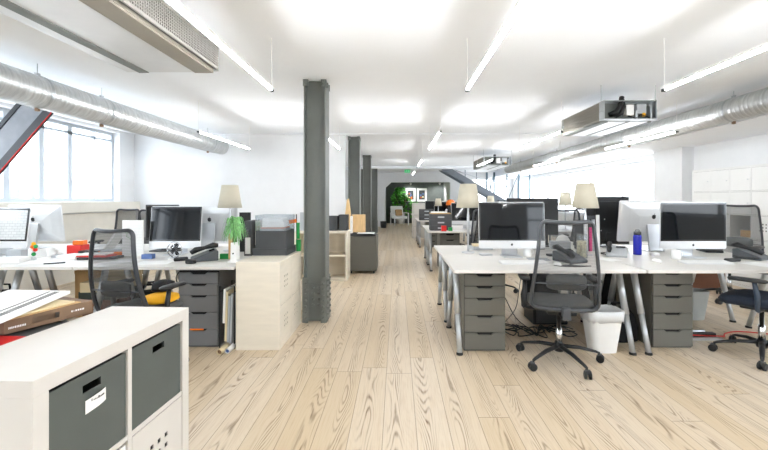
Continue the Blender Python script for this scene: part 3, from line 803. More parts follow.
tag(MB().prism([(-.09, 0), (.09, 0), (.06, .25), (.015, .62), (-.02, .6), (-.07, .2)], 0, .04).build('birch_offcut', birch, loc=(-.90, 7.05, .712)), 'pointed birch offcut standing against the second column', 'wood offcut')
tag(MB().box(0, .035, 0, .12, 0, .30).build('white_board', paper, loc=(-.83, 6.80, .712)), 'narrow white board piece in front of the birch block', 'board')
# on the cream shelf
for i, (x, w_, h_, l) in enumerate(((-1.13, .17, .24, 'dark speaker box on cream shelf, right behind the column'), (-.98, .15, .26, 'slatted black box beside the speaker on the cream shelf'))):
    t = thing('speaker_box', l, 'speaker', (x - .015 + .03 * i, 6.30 + i * .03, .8005))
    MB().box(0, w_, 0, .18, 0, h_).build('casing', black, t, bevel=.004)
    MB().box(.01, w_ - .01, -.004, -.001, .01, h_ - .01).build('front_grille', boxg, t)
tag(MB().box(0, .14, 0, .02, 0, .30).build('picture_card', paperg, loc=(-1.59, 6.3, .8005)), 'grey picture card standing on the cream shelf left of the column', 'card')
tag(MB().box(0, .35, 0, .2, 0, .09).build('paper_tray', boxg, loc=(-1.6, 6.35 - .12, .8005 + .0)) if False else MB().box(0, .10, 0, .15, 0, .08).build('paper_tray', boxg, loc=(-1.42, 6.3, .8005)), 'grey tray on the cream shelf left of the column', 'tray')

# ================================================================== RIGHT FRONT BLOCK
X0, Y0 = .467, 3.17
g = 'white desks of the nearest right block'
make_desk(DW, 'white desk nearest the camera, right of the aisle', (X0, Y0, 0), g)
make_desk(DW, 'white desk at the right edge, with blue bottle and mirrored screen', (X0 + DW + .005, Y0, 0), g)
make_desk(DW, 'white desk back to back behind the nearest right desk', (X0, Y0 + DD + .005, 0), g)
make_desk(DW, 'white desk back to back behind the right edge desk', (X0 + DW + .005, Y0 + DD + .005, 0), g)
make_drawers('grey five-drawer unit under the nearest right desk by the aisle', (.581, 3.32, 0), grey, 'grey five-drawer units')
make_drawers('grey five-drawer unit beneath the desk right of the white bin', (2.257, 3.39, 0), grey, 'grey five-drawer units')
T = DH
make_computer('silver computer with black screen beside the lamp, nearest right desk', (1.17, 3.93, T), R(-3), .665, .56, .085, tilt=5)
make_monitor('black monitor rising behind the nearest silver computer', (1.62, 4.62, T), R(180), .62, .60, .16)
make_monitor('narrow dark monitor behind and right of the nearest silver computer', (1.86, 5.0 - .15, T), R(172), .30, .55, .16)
make_computer('silver computer seen from behind with dark logo, left of mirrored screen', (2.92, 4.42, T), R(180), .76, .575, .10)
make_computer('silver computer with mirrored screen on the right edge desk', (2.98, 3.90, T), R(0), .665, .555, .085, tilt=0)
mo = make_monitor('black monitor back with white rivets between lamp and silver computer', (2.62, 4.80 + .0, T), R(176), .52, .62, .03)
for p in ((.09, .2), (.12, .28), (.05, .34)): MB().lathe([(.006, 0), (.006, .003)], (p[0], .055, p[1]), 8, axis='y').build('rivet', white, mo)
make_lamp('white table lamp with linen shade on the nearest right desk', (.782, 4.22, T))
make_lamp('large linen-shade lamp behind the nearest chair, above the magazines', (1.985, 4.05, T), 1.0)
make_lamp('linen-shade lamp half hidden behind the large lamp shade', (3.2, 6.95 + .35, T), .95)
make_lamp('small distant linen-shade lamp in front of the staircase foot', (2.62, 10.75, T), .9)
keyboard('white keyboard under the nearest black screen', (1.16, 3.52, T + .0005), R(2))
keyboard('white keyboard in front of the mirrored screen', (2.83, 3.52, T + .0005), R(-1))
mouse('white mouse between keyboard and chair, nearest right desk', (1.43, 3.42, T))
mouse('white mouse beside the blue bottle', (2.45, 3.62, T))
make_phone('grey desk phone seen through the nearest chair back', (1.62, 3.62, T), R(20), s=1.1)
make_phone('grey desk phone left of the blue bottle', (2.27, 3.98, T), R(-30), m=paperg, s=1.)
make_phone('dark desk phone right of the mirrored screen', (3.50, 3.80, T), R(25), s=1.1)
make_phone('dark desk phone at the right picture edge on the rear desk', (3.95 - .45, 4.3, T), R(-15), m=black, s=.9)
t = thing('tablet_stand', 'flat dark manta-shaped pad on the desk behind the chair back', 'desk pad', (1.53, 3.36, T + .0005))
MB().prism([(-.15, .02), (-.07, -.03), (.06, -.035), (.17, 0), (.06, .03), (.02, .055), (-.03, .055), (-.07, .03)], 0, .006, plane='xy').build('pad', black, t)
MB().lathe([(.025, .006), (.02, .014), (.004, .018)], (0, .01, 0), 14).build('dial', greyf, t)
# jar with flowers card
t = thing('glass_jar', 'tall clear jar with patterned paper behind the nearest chair', 'jar', (1.855, 3.86, T))
MB().lathe([(.052, 0), (.055, .01), (.055, .22), (.05, .24)], n=24).build('glass', clear_m, t, smooth=True)
MB().lathe([(.045, .008), (.045, .17)], n=24, caps=True).build('paper_roll', jarp, t, smooth=True)
# blue bottle
t = thing('water_bottle', 'bright blue water bottle with grey cap on the right desk', 'bottle', (2.548, 4.07, T))
MB().lathe([(.036, 0), (.040, .006), (.040, .19), (.034, .21)], n=24).build('body', blue, t, smooth=True)
MB().lathe([(.035, .211), (.035, .24), (.03, .247)], n=24).build('cap', boxg, t, smooth=True)
MB().tube([(-.02, 0, .245), (-.018, 0, .262), (.018, 0, .262), (.02, 0, .245)], .005, 6).build('carry_loop', boxg, t)
# magazine rack
t = thing('magazine_rack', 'grey magazine rack with pink and white magazines behind the lamp', 'magazine rack', (2.20, 4.35, T))
MB().box(-.09, .10, 0, .006, 0, .40).box(-.09, -.085, .006, .22, 0, .30).box(.095, .10, .006, .22, 0, .40).box(-.085, .095, .006, .22, 0, .005).build('rack', boxg, t)
for i, (m, h_, x_) in enumerate(((paper, .34, -.08), (pink, .27, -.03), (paperg, .36, .0), (paper, .41, .05))):
    tag(MB().box(0, .035, 0, .012, 0, h_).build('magazine', m, loc=(2.2 + x_, 4.325 - .002 * i, T + .0005), rot=(R(-2), 0, R(2))),
        ['white magazine at the left of the rack', 'pink magazine in front of the rack', 'grey magazine beside the pink one', 'tallest white magazine on the right of the rack'][i], 'magazine')
# small clutter
def slab(name, label, cat, x, y, w_, d_, h_, m, rz=0, z=T, bevel=0):
    return tag(MB().box(-w_ / 2, w_ / 2, -d_ / 2, d_ / 2, 0, h_).build(name, m, loc=(x, y, z + .0004), rot=(0, 0, R(rz)), bevel=bevel), label, cat)
slab('paper_sheet', 'white paper sheet in front of the mirrored screen', 'paper', 3.28, 3.42, .21, .297, .002, paper, 12)
slab('paper_sheet', 'grey printed sheet left of the jar', 'paper', 1.38, 3.80 - .05, .2, .16, .003, paperg, -8)
slab('notebook', 'black pocket notebook beside the nearest computer', 'notebook', 1.62, 3.98, .12, .08, .018, black, 5)
slab('power_adapter', 'white power adapter right of the blue bottle', 'adapter', 2.70, 4.02, .07, .07, .03, white, 10, bevel=.006)
slab('glasses_case', 'black glasses case in front of the mirrored computer', 'case', 3.16, 3.62, .14, .05, .03, black, 8, bevel=.01)
# cup
def mug(label, x, y, m, z=T):
    t = thing('mug', label, 'mug', (x, y, z + .0004))
    MB().lathe([(.036, 0), (.04, .005), (.04, .09), (.036, .09), (.035, .01)], n=20, caps=True).build('cup', m, t, smooth=True)
    MB().tube([(.038, 0, .075), (.062, 0, .065), (.062, 0, .035), (.038, 0, .02)], .005, 6).build('handle', m, t, smooth=True)
mug('white mug beside the grey keyboard sheet', 1.34, 3.95, white); mug('white mug left of the mirrored computer foot', 2.62 + .12, 4.05 - .28, white)

slab('book', 'thick grey book lying behind the nearest lamp', 'book', .98, 4.52, .24, .17, .04, paperg, 12)
slab('book', 'thin tan book on top of the thick grey book', 'book', .99, 4.51, .21, .15, .02, paper2, -5, z=T + .041)
slab('external_drive', 'small silver drive beside the nearest lamp foot', 'hard drive', .93, 4.02, .12, .08, .018, alu, 8, bevel=.004)
slab('paper_sheet', 'curled white note between the phones on the middle desk joint', 'paper', 2.05, 3.75, .15, .21, .002, paper, 25)
slab('paper_stack', 'low white paper stack at the back of the middle desk joint', 'papers', 2.10, 4.95 - .05, .22, .16, .05, paper, 5)
slab('tissue_box', 'pale tissue box behind the nearest black screen', 'tissue box', 1.93, 4.55, .22, .11, .09, paperg, -12, bevel=.004)
tag(MB().lathe([(.02, 0), (.07, .03), (.08, .09), (.05, .14), (.01, .155)], n=18).build('paper_ball', paper, loc=(1.78, 4.75, T + .14), smooth=True) if False else MB().lathe([(.05, 0), (.075, .03), (.08, .09), (.05, .14), (.01, .155)], n=18).build('helmet', white, loc=(2.02, 4.68, T + .0005), smooth=True), 'white rounded helmet behind the tissue box', 'helmet')
# ---------------- bins, bags and cables below
def waste_bin(label, x, y, m, s=1., liner=False):
    t = thing('waste_bin', label, 'waste bin', (x, y, 0)); t.scale = (s,) * 3
    def ring(a, b, z, n=28, wv=0):
        out = []
        for j in range(n):
            u = 2 * math.pi * j / n; cx = math.copysign(abs(math.cos(u)) ** .5, math.cos(u)); sy = math.copysign(abs(math.sin(u)) ** .5, math.sin(u))
            out.append((a * cx, b * sy, z + wv * math.sin(j * 2.7)))
        return out
    n = 28; rows = ring(.10, .075, 0) + ring(.145, .11, .33); fs = [tuple(reversed(range(n)))] + [(j, (j + 1) % n, n + (j + 1) % n, n + j) for j in range(n)]
    MB().add(rows, fs).build('bin', m, t, solid=.003)
    if liner:
        rows = ring(.134, .10, .25, wv=.008) + ring(.150, .115, .26, wv=.012) + ring(.155, .12, .335, wv=.006) + ring(.146, .11, .348, wv=.004) + ring(.135, .10, .335) + ring(.115, .085, .14)
        fs = [(k * n + j, k * n + (j + 1) % n, (k + 1) * n + (j + 1) % n, (k + 1) * n + j) for k in range(1, 5) for j in range(n)]
        MB().add(rows, fs).build('liner', bagw, t, solid=.001, smooth=True)
waste_bin('white lined waste bin under the nearest right desk', 1.79, 3.36, white, 1.05, True)
waste_bin('pale grey waste bin behind the right drawer unit', 3.27, 4.25, bing2, .95)
def bag(label, x, y, w_, d_, h_, m, rz=0, handle=True):
    t = thing('bag', label, 'bag', (x, y, 0), R(rz))
    rows = []; n = 20
    for sc, z in ((.85, 0), (1, .05), (1, .4), (.85, .8), (.55, 1)):
        for j in range(n):
            u = 2 * math.pi * j / n; cx = math.copysign(abs(math.cos(u)) ** .6, math.cos(u)); sy = math.copysign(abs(math.sin(u)) ** .6, math.sin(u))
            k = 1 + .06 * noise.noise(Vector((cx * 3 + x, sy * 3, z * 4)))
            rows.append((w_ / 2 * sc * cx * k, d_ / 2 * sc * sy * k, h_ * z))
    fs = [tuple(reversed(range(n)))] + [(k * n + j, k * n + (j + 1) % n, (k + 1) * n + (j + 1) % n, (k + 1) * n + j) for k in range(4) for j in range(n)] + [tuple(range(4 * n, 5 * n))]
    MB().add(rows, fs).build('body', m, t, smooth=True)
    if handle: MB().tube([(-w_ * .2, 0, h_ * .95), (-w_ * .15, 0, h_ * 1.15), (w_ * .15, 0, h_ * 1.15), (w_ * .2, 0, h_ * .95)], .01, 8).build('handle', m, t, smooth=True)
bag('black rucksack on the floor behind the white lined bin', 2.07, 3.61, .34, .2, .30, blackf)
bag('large black duffel bag under the rear desk behind the bin', 2.44, 4.50, .52, .4, .55, blackf)
bag('soft black bag under the rear desk left of the duffel', 1.72, 4.62, .42, .3, .42, blackf, 10)
t = thing('computer_tower', 'black computer tower lying under the desk left of the bin', 'computer tower', (1.42, 4.0, 0))
MB().box(0, .36, 0, .3, .01, .19).build('case', black, t, bevel=.008); MB().box(.03, .33, -.008, -.001, .03, .17).build('front_panel', boxg, t)
def cable(label, pts, r, m, cat='cable', nm='cable'):
    # smooth through the points
    P = [Vector(p) for p in pts]; out = []
    for i in range(len(P) - 1):
        p0, p1, p2, p3 = P[max(i - 1, 0)], P[i], P[i + 1], P[min(i + 2, len(P) - 1)]
        for k in range(6):
            u = k / 6; out.append(.5 * ((2 * p1) + (p2 - p0) * u + (2 * p0 - 5 * p1 + 4 * p2 - p3) * u * u + (3 * p1 - p0 - 3 * p2 + p3) * u ** 3))
    out.append(P[-1])
    return tag(MB().tube(out, r, 6).build(nm, m, smooth=True), label, cat)
rr = random.Random(5)
for i in range(6):
    pts = [(1.02 + .1 * rr.random() + .62 * k / 9, 3.78 + .3 * (rr.random() - .5), .008 + .004 * i + .018 * rr.random()) for k in range(10)]
    pts[0] = (1.0, 3.8 + i * .05, .01 + .005 * i)
    c = cable('black cable in the tangle on the floor under the nearest right desk', pts, .0055, black); c['group'] = 'tangled cables under the nearest desk'
cable('thin black cable hanging from desk to floor left of the chair', [(1.12, 3.9, .70), (1.02, 3.88, .5), (1.10, 3.86, .3), (1.2, 3.84, .12), (1.35, 3.8, .01)], .0045, black)
cable('grey cable looping down from the middle of the nearest desk', [(1.3, 3.95, .70), (1.25, 3.93, .4), (1.2, 3.9, .2), (1.05, 3.86, .05), (.98, 3.80, .01)], .004, boxg)
cable('red cable running along the floor at the right', [(2.95, 3.72, .008), (3.1, 3.66, .012), (3.2, 3.74, .012), (3.4, 3.80, .008), (3.7, 3.7, .008), (4.2, 3.5, .008)], .006, redc)
cable('red cable crossing the grey floor tray', [(2.70, 3.66, .034), (2.85, 3.62, .034), (3.05, 3.60, .034), (3.12, 3.66, .010)], .006, redc)
t = thing('cable_tray', 'flat grey cable tray on the floor behind the right drawer unit', 'cable tray', (2.68, 3.58, 0))
MB().box(0, .36, 0, .22, 0, .014).box(0, .36, 0, .012, .014, .026).box(0, .36, .208, .22, .014, .026).build('tray', alu, t)
MB().box(.08, .34, .05, .10, .0145, .05).build('socket_strip', black, t, bevel=.004)
tag(MB().box(0, .55, 0, .3, 0, .32).build('wooden_crate', brownd, loc=(4.2, 5.55, 0), bevel=.004), 'brown wooden crate on the floor behind the right desk block', 'crate')

# ---------------- chairs
ch0 = make_chair('grey mesh-back office chair at the nearest right desk, back to camera', (1.32, 3.13, 0), R(-11), feet=151)
chl = make_chair('black mesh-back office chair with yellow cushion at the left desk', (-2.01, 3.04, 0), R(-13), frame=mat('charcoal_chair_frame', (56, 58, 62), .35, .3), feet=20, meshm=chairmesh_b)
chl.scale = (.95,) * 3
tag(MB().lathe([(.10, 0), (.13, .015), (.125, .045), (.08, .06)], n=24).build('cushion', yellow, loc=(-1.88, 3.06, .505), smooth=True), 'yellow seat cushion on the left chair', 'cushion')
for i, (x_, y_, z_, s_, m_) in enumerate(((-1.92, 3.04, .567, .06, black),)):
    tag(MB().lathe([(.04, 0), (.09, .02), (.08, .07), (.03, .09)], n=18).build('jacket', blackf, loc=(x_, y_ + .12, z_ - .002), smooth=True), 'dark jacket bundled on the yellow cushion', 'jacket')
chr_ = make_chair('dark blue office chair cut by the right picture edge', (3.04, 3.2, 0), R(35), frame=mat('navy_plastic', (44, 56, 72), .4), seatm=bluef, feet=120, meshm=chairmesh_b)
gch = 'office chairs on the far sides of the desks'
dup(ch0, (2.47, 5.45, 0), R(172), 'mesh-back office chair facing the camera behind the large lamp', gch)
dup(chl, (4.33, 5.0, 0), R(120), 'dark mesh-back office chair turned sideways right of the mirrored screen', gch, 1.07)
dup(chl, (-4.30, 5.85, 0), R(176), 'black mesh-back office chair behind the left desk, nearer the window', gch)
dup(chl, (-3.62, 5.45, 0), R(184), 'black mesh-back office chair behind the paper planner, left desk', gch)
dup(chl, (1.35, 5.45, 0), R(185), 'office chair mostly hidden on the far side of the nearest right block', gch)

# ================================================================== LEFT BLOCK
YL = 3.33
g = 'white desks of the left block'
make_desk(1.40, 'white desk at left, between chair and dotted cabinet', (-2.815, YL, 0), g, ends=(1, 0))
make_desk(.80, 'short white desk in the middle of the left block', (-3.62, YL, 0), g, ends=(1, 0))
make_desk(1.5, 'white desk at the left picture edge by the window', (-5.15, YL, 0), g)
make_desk(1.40, 'white desk back to back behind the left drawer unit', (-2.815, YL + DD + .005, 0), g, ends=(1, 1))
make_desk(2.3, 'long white desk back to back by the left windows', (-5.13, YL + DD + .005, 0), g)
make_drawers('cool grey five-drawer unit under the left desk with orange label', (-1.945, 3.41, 0), grey2, 'grey five-drawer units')
tag(MB().box(-.06, .06, 0, .004, 0, .012).build('orange_label', orange, loc=(-1.775, 3.402, .158)), 'orange strip on the lowest left drawer', 'label')
make_computer('small silver computer reflecting windows on the left desk', (-2.36, 4.10, T), R(3), .53, .515, .065)
make_monitor('black monitor peeking out behind the small silver computer', (-2.665, 4.35, T), 0, .37, .525, .12)
make_computer('silver computer seen from behind, right of the small silver computer', (-2.28, 4.72, T), R(178), .68, .515, .07)
make_computer('silver computer with lit window on its screen at the left edge', (-4.17, 4.0, T), R(0), .665, .50, .08, screen=litm)
make_computer('silver computer seen from behind beside the lit screen', (-4.33, 4.62, T), R(176), .68, .52, .08)
make_lamp('linen-shade lamp rising behind the left computers', (-1.905, 4.38, T), .99)
# paper planner
t = thing('paper_planner', 'white paper planner with scribbles standing left of the small computer', 'planner', (-2.74, 3.98, T), R(2))
MB().box(-.105, .105, 0, .015, 0, .37).build('sheet', paper, t)
ln = MB()
for k in range(22): ln.box(-.095, .095, -.001, -.0002, .02 + k * .0155, .0208 + k * .0155)
ln.build('ruled_lines', paperg, t)
MB().tube([(-.07, -.003, .24), (-.05, -.003, .26), (-.06, -.003, .20), (-.02, -.003, .18), (-.01, -.003, .14)], .002, 5).build('scribble', green, t)
MB().tube([(-.02, -.003, .10), (.0, -.003, .13), (.02, -.003, .09), (-.01, -.003, .07), (.03, -.003, .05)], .002, 5).build('scribble', black, t)
# fan
t = thing('desk_fan', 'small round chrome desk fan in front of the left computer', 'fan', (-2.22, 3.83, T))
MB().lathe([(.07, -.008), (.078, 0), (.07, .008)], (0, 0, .085), 28, axis='y', caps=False).build('rim', chrome, t, smooth=True, solid=.002)
fb = MB().lathe([(.02, -.012), (.024, 0), (.02, .012)], (0, 0, .085), 16, axis='y')
fb.build('hub', black, t)
for k in range(5):
    a = 2 * math.pi * k / 5
    M = Matrix.Translation((0, 0, .085)) @ Matrix.Rotation(a, 4, 'Y') @ Matrix.Rotation(R(25), 4, 'Z')
    MB().box(.022, .066, -.001, .001, -.018, .018, M=M).build('blade', black, t)
gl = MB()
for k in range(16):
    a = 2 * math.pi * k / 16; gl.tube([(.02 * math.cos(a), -.02, .085 + .02 * math.sin(a)), (.072 * math.cos(a), -.010, .085 + .072 * math.sin(a))], .0012, 4)
gl.build('guard', chrome, t); MB().box(-.045, .045, -.03, .03, 0, .01).box(-.006, .006, -.005, .005, .01, .02).build('foot', chrome, t)
make_phone('dark grey desk phone right of the left computer', (-1.86, 3.72, T), R(-60), m=phoneg, s=1.1)
slab('sticker_pad', 'small blue and green sticker pad left of the fan', 'sticky notes', -2.46, 3.80, .10, .06, .045, bluel, 3)
keyboard('white keyboard under the lit screen', (-4.1, 3.62, T + .0005), 0)
slab('paper_sheet', 'white paper sheet on the short left desk', 'paper', -3.3, 3.6, .3, .21, .002, paper, 20)
slab('ring_binder', 'dark ring binder lying on the short left desk', 'binder', -2.93, 3.80, .34, .16, .022, black, 4)
slab('magazine', 'red-edged magazine on top of the dark ring binder', 'magazine', -2.97, 3.80, .30, .14, .014, red, -3, z=T + .023)
slab('magazine', 'white magazine on top of the red-edged one', 'magazine', -3.0, 3.82, .26, .14, .012, paper, 8, z=T + .038)
slab('book', 'black book with red spine lying left of the magazines', 'book', -3.22, 4.05, .18, .13, .05, black, 10)
slab('book', 'orange paperback behind the ring binder', 'book', -2.98, 4.06, .26, .14, .04, orange, -8)
slab('paper_sheet', 'printed sheet on the orange paperback', 'paper', -2.98, 4.06, .22, .14, .015, paperg, 14, z=T + .0405)
mug('white mug with red pattern beside the toy flowers', -3.55, 3.95, white)
slab('storage_tin', 'orange red tin of sweets beneath the silver computer back', 'tin', -3.42, 4.12, .15, .12, .10, red, 0, bevel=.005)
slab('storage_tin', 'small orange tin stacked on the red one', 'tin', -3.40, 4.12, .10, .08, .045, orange, 10, z=T + .101, bevel=.004)
slab('paper_stack', 'loose paper stack between the toy and the white mug', 'papers', -3.24, 3.86, .24, .18, .03, paper, -12)
slab('notebook', 'grey notebook in front of the red tin', 'notebook', -3.42, 3.92, .0 + .14, .10, .02, paperg, 20)
slab('pen', 'black pen lying on the short white desk', 'pen', -3.12, 3.50, .15, .012, .01, black, 30)
slab('paper_sheet', 'white sheet left of the small computer foot', 'paper', -2.60, 3.62, .21, .29, .002, paper, -15)
slab('paper_sheet', 'white sheet in front of the fan', 'paper', -2.24, 3.55, .29, .2, .002, paper, 8)
slab('glasses_case', 'black case between the fan and the desk phone', 'case', -2.06, 3.66, .12, .05, .035, black, 35, bevel=.01)
slab('tape_dispenser', 'small black tape dispenser in front of the desk phone', 'tape dispenser', -1.88, 3.50, .09, .04, .04, black, -10, bevel=.008)
# leaning white ruler board
tag(MB().box(-.012, .012, 0, .16, 0, .26).build('tablet', white, loc=(-3.27, 4.26, T + .006), rot=(0, R(35), 0), bevel=.003), 'white tablet leaning behind the red tin', 'tablet')
t = thing('toy_figure', 'small colourful toy with orange, red and green balls on the left desk', 'toy', (-3.52, 3.72, T))
MB().lathe([(.02, 0), (.022, .01), (.01, .04), (.007, .1)], n=14).build('stand', clear_m, t)
for m_, p in ((green, (0, 0, .055)), (orange, (-.012, 0, .125)), (red, (.012, .005, .098)), (green, (.02, 0, .13)), (yellow, (0, .0, .155)), (white, (-.025, .0, .10))):
    MB().lathe([(.004, -.019), (.014, -.013), (.019, 0), (.014, .013), (.004, .019)], p, 12).build('ball', m_, t, smooth=True)
slab('paper_stack', 'stack of papers under the lit screen at the left edge', 'papers', -3.62, 3.88 - .28, .22, .18, .04, paper, 15)
slab('card_box', 'small grey card box beside the lit screen foot', 'box', -3.82, 3.86, .14, .08, .08, paperg, 4)
# plant, lamp-like vase etc. on the end of the left desk
t = thing('potted_plant', 'variegated spider plant in tall white pot on the left desk', 'potted plant', (-1.44 - .06, 3.72 - .16, T + .0005))
MB().prism([(-.055, 0), (.05, 0), (.045, .02), (.028, .03), (.024, .19), (-.024, .19), (-.028, .03), (-.055, .02)], -.045, .045).build('pot', white, t, bevel=.006)
MB().lathe([(.007, -.004), (.007, .001)], (0, -.0455, .09), 12, axis='y').build('dark_button', black, t)
lv = MB(); rl = random.Random(3)
for k in range(120):
    a = rl.random() * 6.28; L_ = .08 + .12 * rl.random(); up = .14 + .14 * rl.random(); w_ = .009 + .009 * rl.random()
    px, py = -math.sin(a) * w_, math.cos(a) * w_; vs = []; nseg = 6
    for i in range(nseg + 1):
        u = i / nseg; r_ = L_ * .62 * u; z_ = .19 + up * math.sin(u * 2.4) - .09 * u * u * (L_ / .15) * rl.uniform(.9, 1.1); kk = 1 - u * .85
        vs += [(math.cos(a) * r_ + px * kk, math.sin(a) * r_ + py * kk, z_), (math.cos(a) * r_ - px * kk, math.sin(a) * r_ - py * kk, z_)]
    lv.add(vs, [(2 * i, 2 * i + 1, 2 * i + 3, 2 * i + 2) for i in range(nseg)])
lv.build('foliage', leaf2, t)
slab('photo_frame', 'small dark photo frame standing behind the spider plant', 'picture frame', -1.70, 4.30, .12, .02, .44, black, 10)
slab('kraft_folder', 'orange brown folders standing left of the spider plant', 'folder', -1.665, 3.85, .03, .16, .24, card, 18)
slab('green_box', 'small green box lid between phone and spider plant', 'box', -1.70, 3.92 - .13, .08, .04, .05, green, 5)
# top of dotted cabinet (z .768)
ZK = .768
t = thing('ring_binder', 'dark grey ring binder with white spine label beside the paper tray', 'binder', (-1.585, 3.98, T + .0005))
MB().box(0, .078, 0, .26, 0, .36).build('cover', boxg, t, bevel=.002)
MB().box(.012, .066, -.002, -.0003, .02, .19).build('spine_label', white, t)
MB().lathe([(.013, -.003), (.013, 0)], (.039, 0, .26), 14, axis='y', caps=True).build('finger_ring', chrome, t)
t = thing('ring_binder', 'cream ring binder right behind the dark one', 'binder', (-1.50, 4.06, T + .0005))
MB().box(0, .05, 0, .16, 0, .36).build('cover', cream, t, bevel=.002)
t = thing('file_tray', 'wide charcoal base box under the paper tray on the cabinet', 'file box', (-1.404, 3.74, ZK + .0005))
MB().box(.0, .33, 0, .34, 0, .058).build('box', boxg, t, bevel=.003); MB().box(-.004, .334, -.004, .344, .0585, .068).build('lid', boxg, t)
t = thing('file_tray', 'charcoal tray full of papers on top of the base box', 'file box', (-1.385, 3.76, ZK + .0695))
MB().box(0, .30, 0, .005, 0, .17).box(0, .30, .295, .30, 0, .17).box(0, .005, .005, .295, 0, .17).box(.295, .30, .005, .295, 0, .17).box(.005, .295, .005, .295, 0, .005).box(-.003, .303, -.003, -.0002, 0, .032).build('tray', boxg, t)
rl = random.Random(9)
zz = ZK + .0755
for k in range(5):
    hk = (.15, .03, .012, .05, .035)[k]
    o = slab('paper_stack', ['thick white papers lowest in the charcoal tray', 'grey papers above the thick white papers', 'salmon coloured sheets in the charcoal tray', 'loose white sheets upper in the tray', 'topmost crumpled white paper in the charcoal tray'][k], 'papers',
         -1.235, 3.91, .25 - .012 * k, .25 - .02 * k, hk, (paper, paperg, mat('salmon_paper', (214, 150, 130), .8), paper, paper)[k], rl.uniform(-4, 4) * (k > 0), z=zz)
    zz += hk + .001
t = thing('acrylic_box', 'clear acrylic box over the papers on the tray', 'acrylic box', (-1.385, 3.76, ZK + .2400))
MB().box(-.001, .301, -.004, -.001, .0, .15).box(-.001, .301, .301, .304, 0, .15).box(.3015, .304, -.001, .301, 0, .15).box(-.004, -.0015, -.001, .301, 0, .15).box(-.004, .304, -.004, .304, .1505, .153).build('shell', clear_m, t)
t = thing('pen_holder', 'green and orange stationery standing on the cabinet corner', 'stationery', (-1.046, 4.075, ZK + .0005))
MB().lathe([(.024, 0), (.026, .12)], n=16).build('cup', green, t)
MB().box(-.018, .012, -.01, .01, .13, .30).build('card', green, t)
MB().box(-.03, .05, -.012, -.008, .30, .34, M=Matrix.Rotation(R(-12), 4, 'Y')).build('card', orange, t)
MB().tube([(-.015, 0, .02), (-.022, 0, .39)], .006, 8).build('marker', black, t)
# paper rolls and hanging papers between the drawer unit and cabinet
t = thing('newspaper_rack', 'newspapers and magazines hanging in a black rack beside the drawers', 'newspaper rack', (-1.475, 3.44, 0))
MB().tube([(-.09, -.05, .0), (-.09, -.05, .55), (.04, -.05, .55), (.04, -.05, .0)], .006, 6).tube([(-.09, .2, .0), (-.09, .2, .55), (.04, .2, .55), (.04, .2, .0)], .006, 6).tube([(-.09, -.05, .50), (-.09, .2, .50)], .005, 6).tube([(.04, -.05, .50), (.04, .2, .50)], .005, 6).build('rack', black, t)
for i, (x_, m_, z0, z1, tl) in enumerate(((-.052, paper, .22, .52, 2), (-.030, paper2, .06, .50, 2), (-.008, pink, .05, .46, 2), (.014, paperg, .04, .48, 2))):
    q = MB().box(-.009, .009, -.10, .16, z0, z1)
    tag(q.build('newspaper', m_ if i != 2 else paperg, loc=(-1.492 + x_, 3.50, 0), rot=(0, R(tl), 0)), ['cream newspaper uppermost in the rack beside the drawers', 'tan magazine low in the rack beside the drawers', 'grey magazine third in the rack', 'pale newspaper against the white cabinet'][i], 'newspaper')
for i, (x_, r_, m_, l) in enumerate(((-1.500, .026, paper2, 'kraft paper roll lying at the foot of the newspaper rack'), (-1.446, .022, paper, 'white and blue paper roll beside the kraft roll'))):
    t = thing('paper_roll', l, 'paper roll', (x_, 3.24 + .03 * i, r_ + .001), R(-2 + 2 * i))
    MB().lathe([(r_, 0), (r_, .14), (r_ * .7, .14), (r_ * .7, 0)], n=18, axis='y', caps=False).build('sheet', m_, t, smooth=True)
    MB().lathe([(r_ * .69, .01), (r_ * .69, .012)], n=18, axis='y').build('core', brown if i == 0 else bluel, t)
# stored things under the left desks
bag('black bag on the floor under the left edge desk', -3.85, 3.77, .3, .24, .42, blackf)
bag('black rucksack under the desk beside the left chair', -2.40, 3.75, .4, .35, .42, blackf, 20)
def board_box(name, label, x, y, w_, d_, h_, m, rz=0, z=0):
    t = thing(name, label, 'box', (x, y, z), R(rz))
    MB().box(-w_ / 2, w_ / 2, -d_ / 2, d_ / 2, 0, h_ - .012).build('body', m, t, bevel=.002)
    MB().box(-w_ / 2 - .004, w_ / 2 + .004, -d_ / 2 - .004, d_ / 2 + .004, h_ - .035, h_).build('lid', m, t, bevel=.002); return t
board_box('cardboard_box', 'tan cardboard box leaning under the left desk', -3.45, 4.45, .32, .3, .52, card, 6)
board_box('cardboard_box', 'pale cardboard box standing beside the tan one', -3.12, 4.40, .26, .22, .6, paper2, -6)
board_box('cardboard_box', 'brown cardboard box on the floor behind the left desk legs', -3.03, 4.05, .34, .3, .30, brownd, 8)
slab('green_board', 'dark green board resting on the brown cardboard box', 'board', -3.03, 4.05, .40, .32, .07, greend, -6, z=.3)
slab('flat_carton', 'flat beige carton on top of the dark green board', 'carton', -3.03, 4.05, .38, .30, .10, paper2, 4, z=.371)
board_box('cardboard_box', 'small tan box on the floor under the left chair desk', -1.98 - .2, 3.85 + .3, .28, .26, .22, card, 12)
cable('black cable drooping under the left desk by the chair', [(-2.2, 4.1, .68), (-2.3, 4.0, .5), (-2.15, 3.95, .35), (-2.05, 4.0, .5), (-2.0, 4.1, .68)], .006, black)

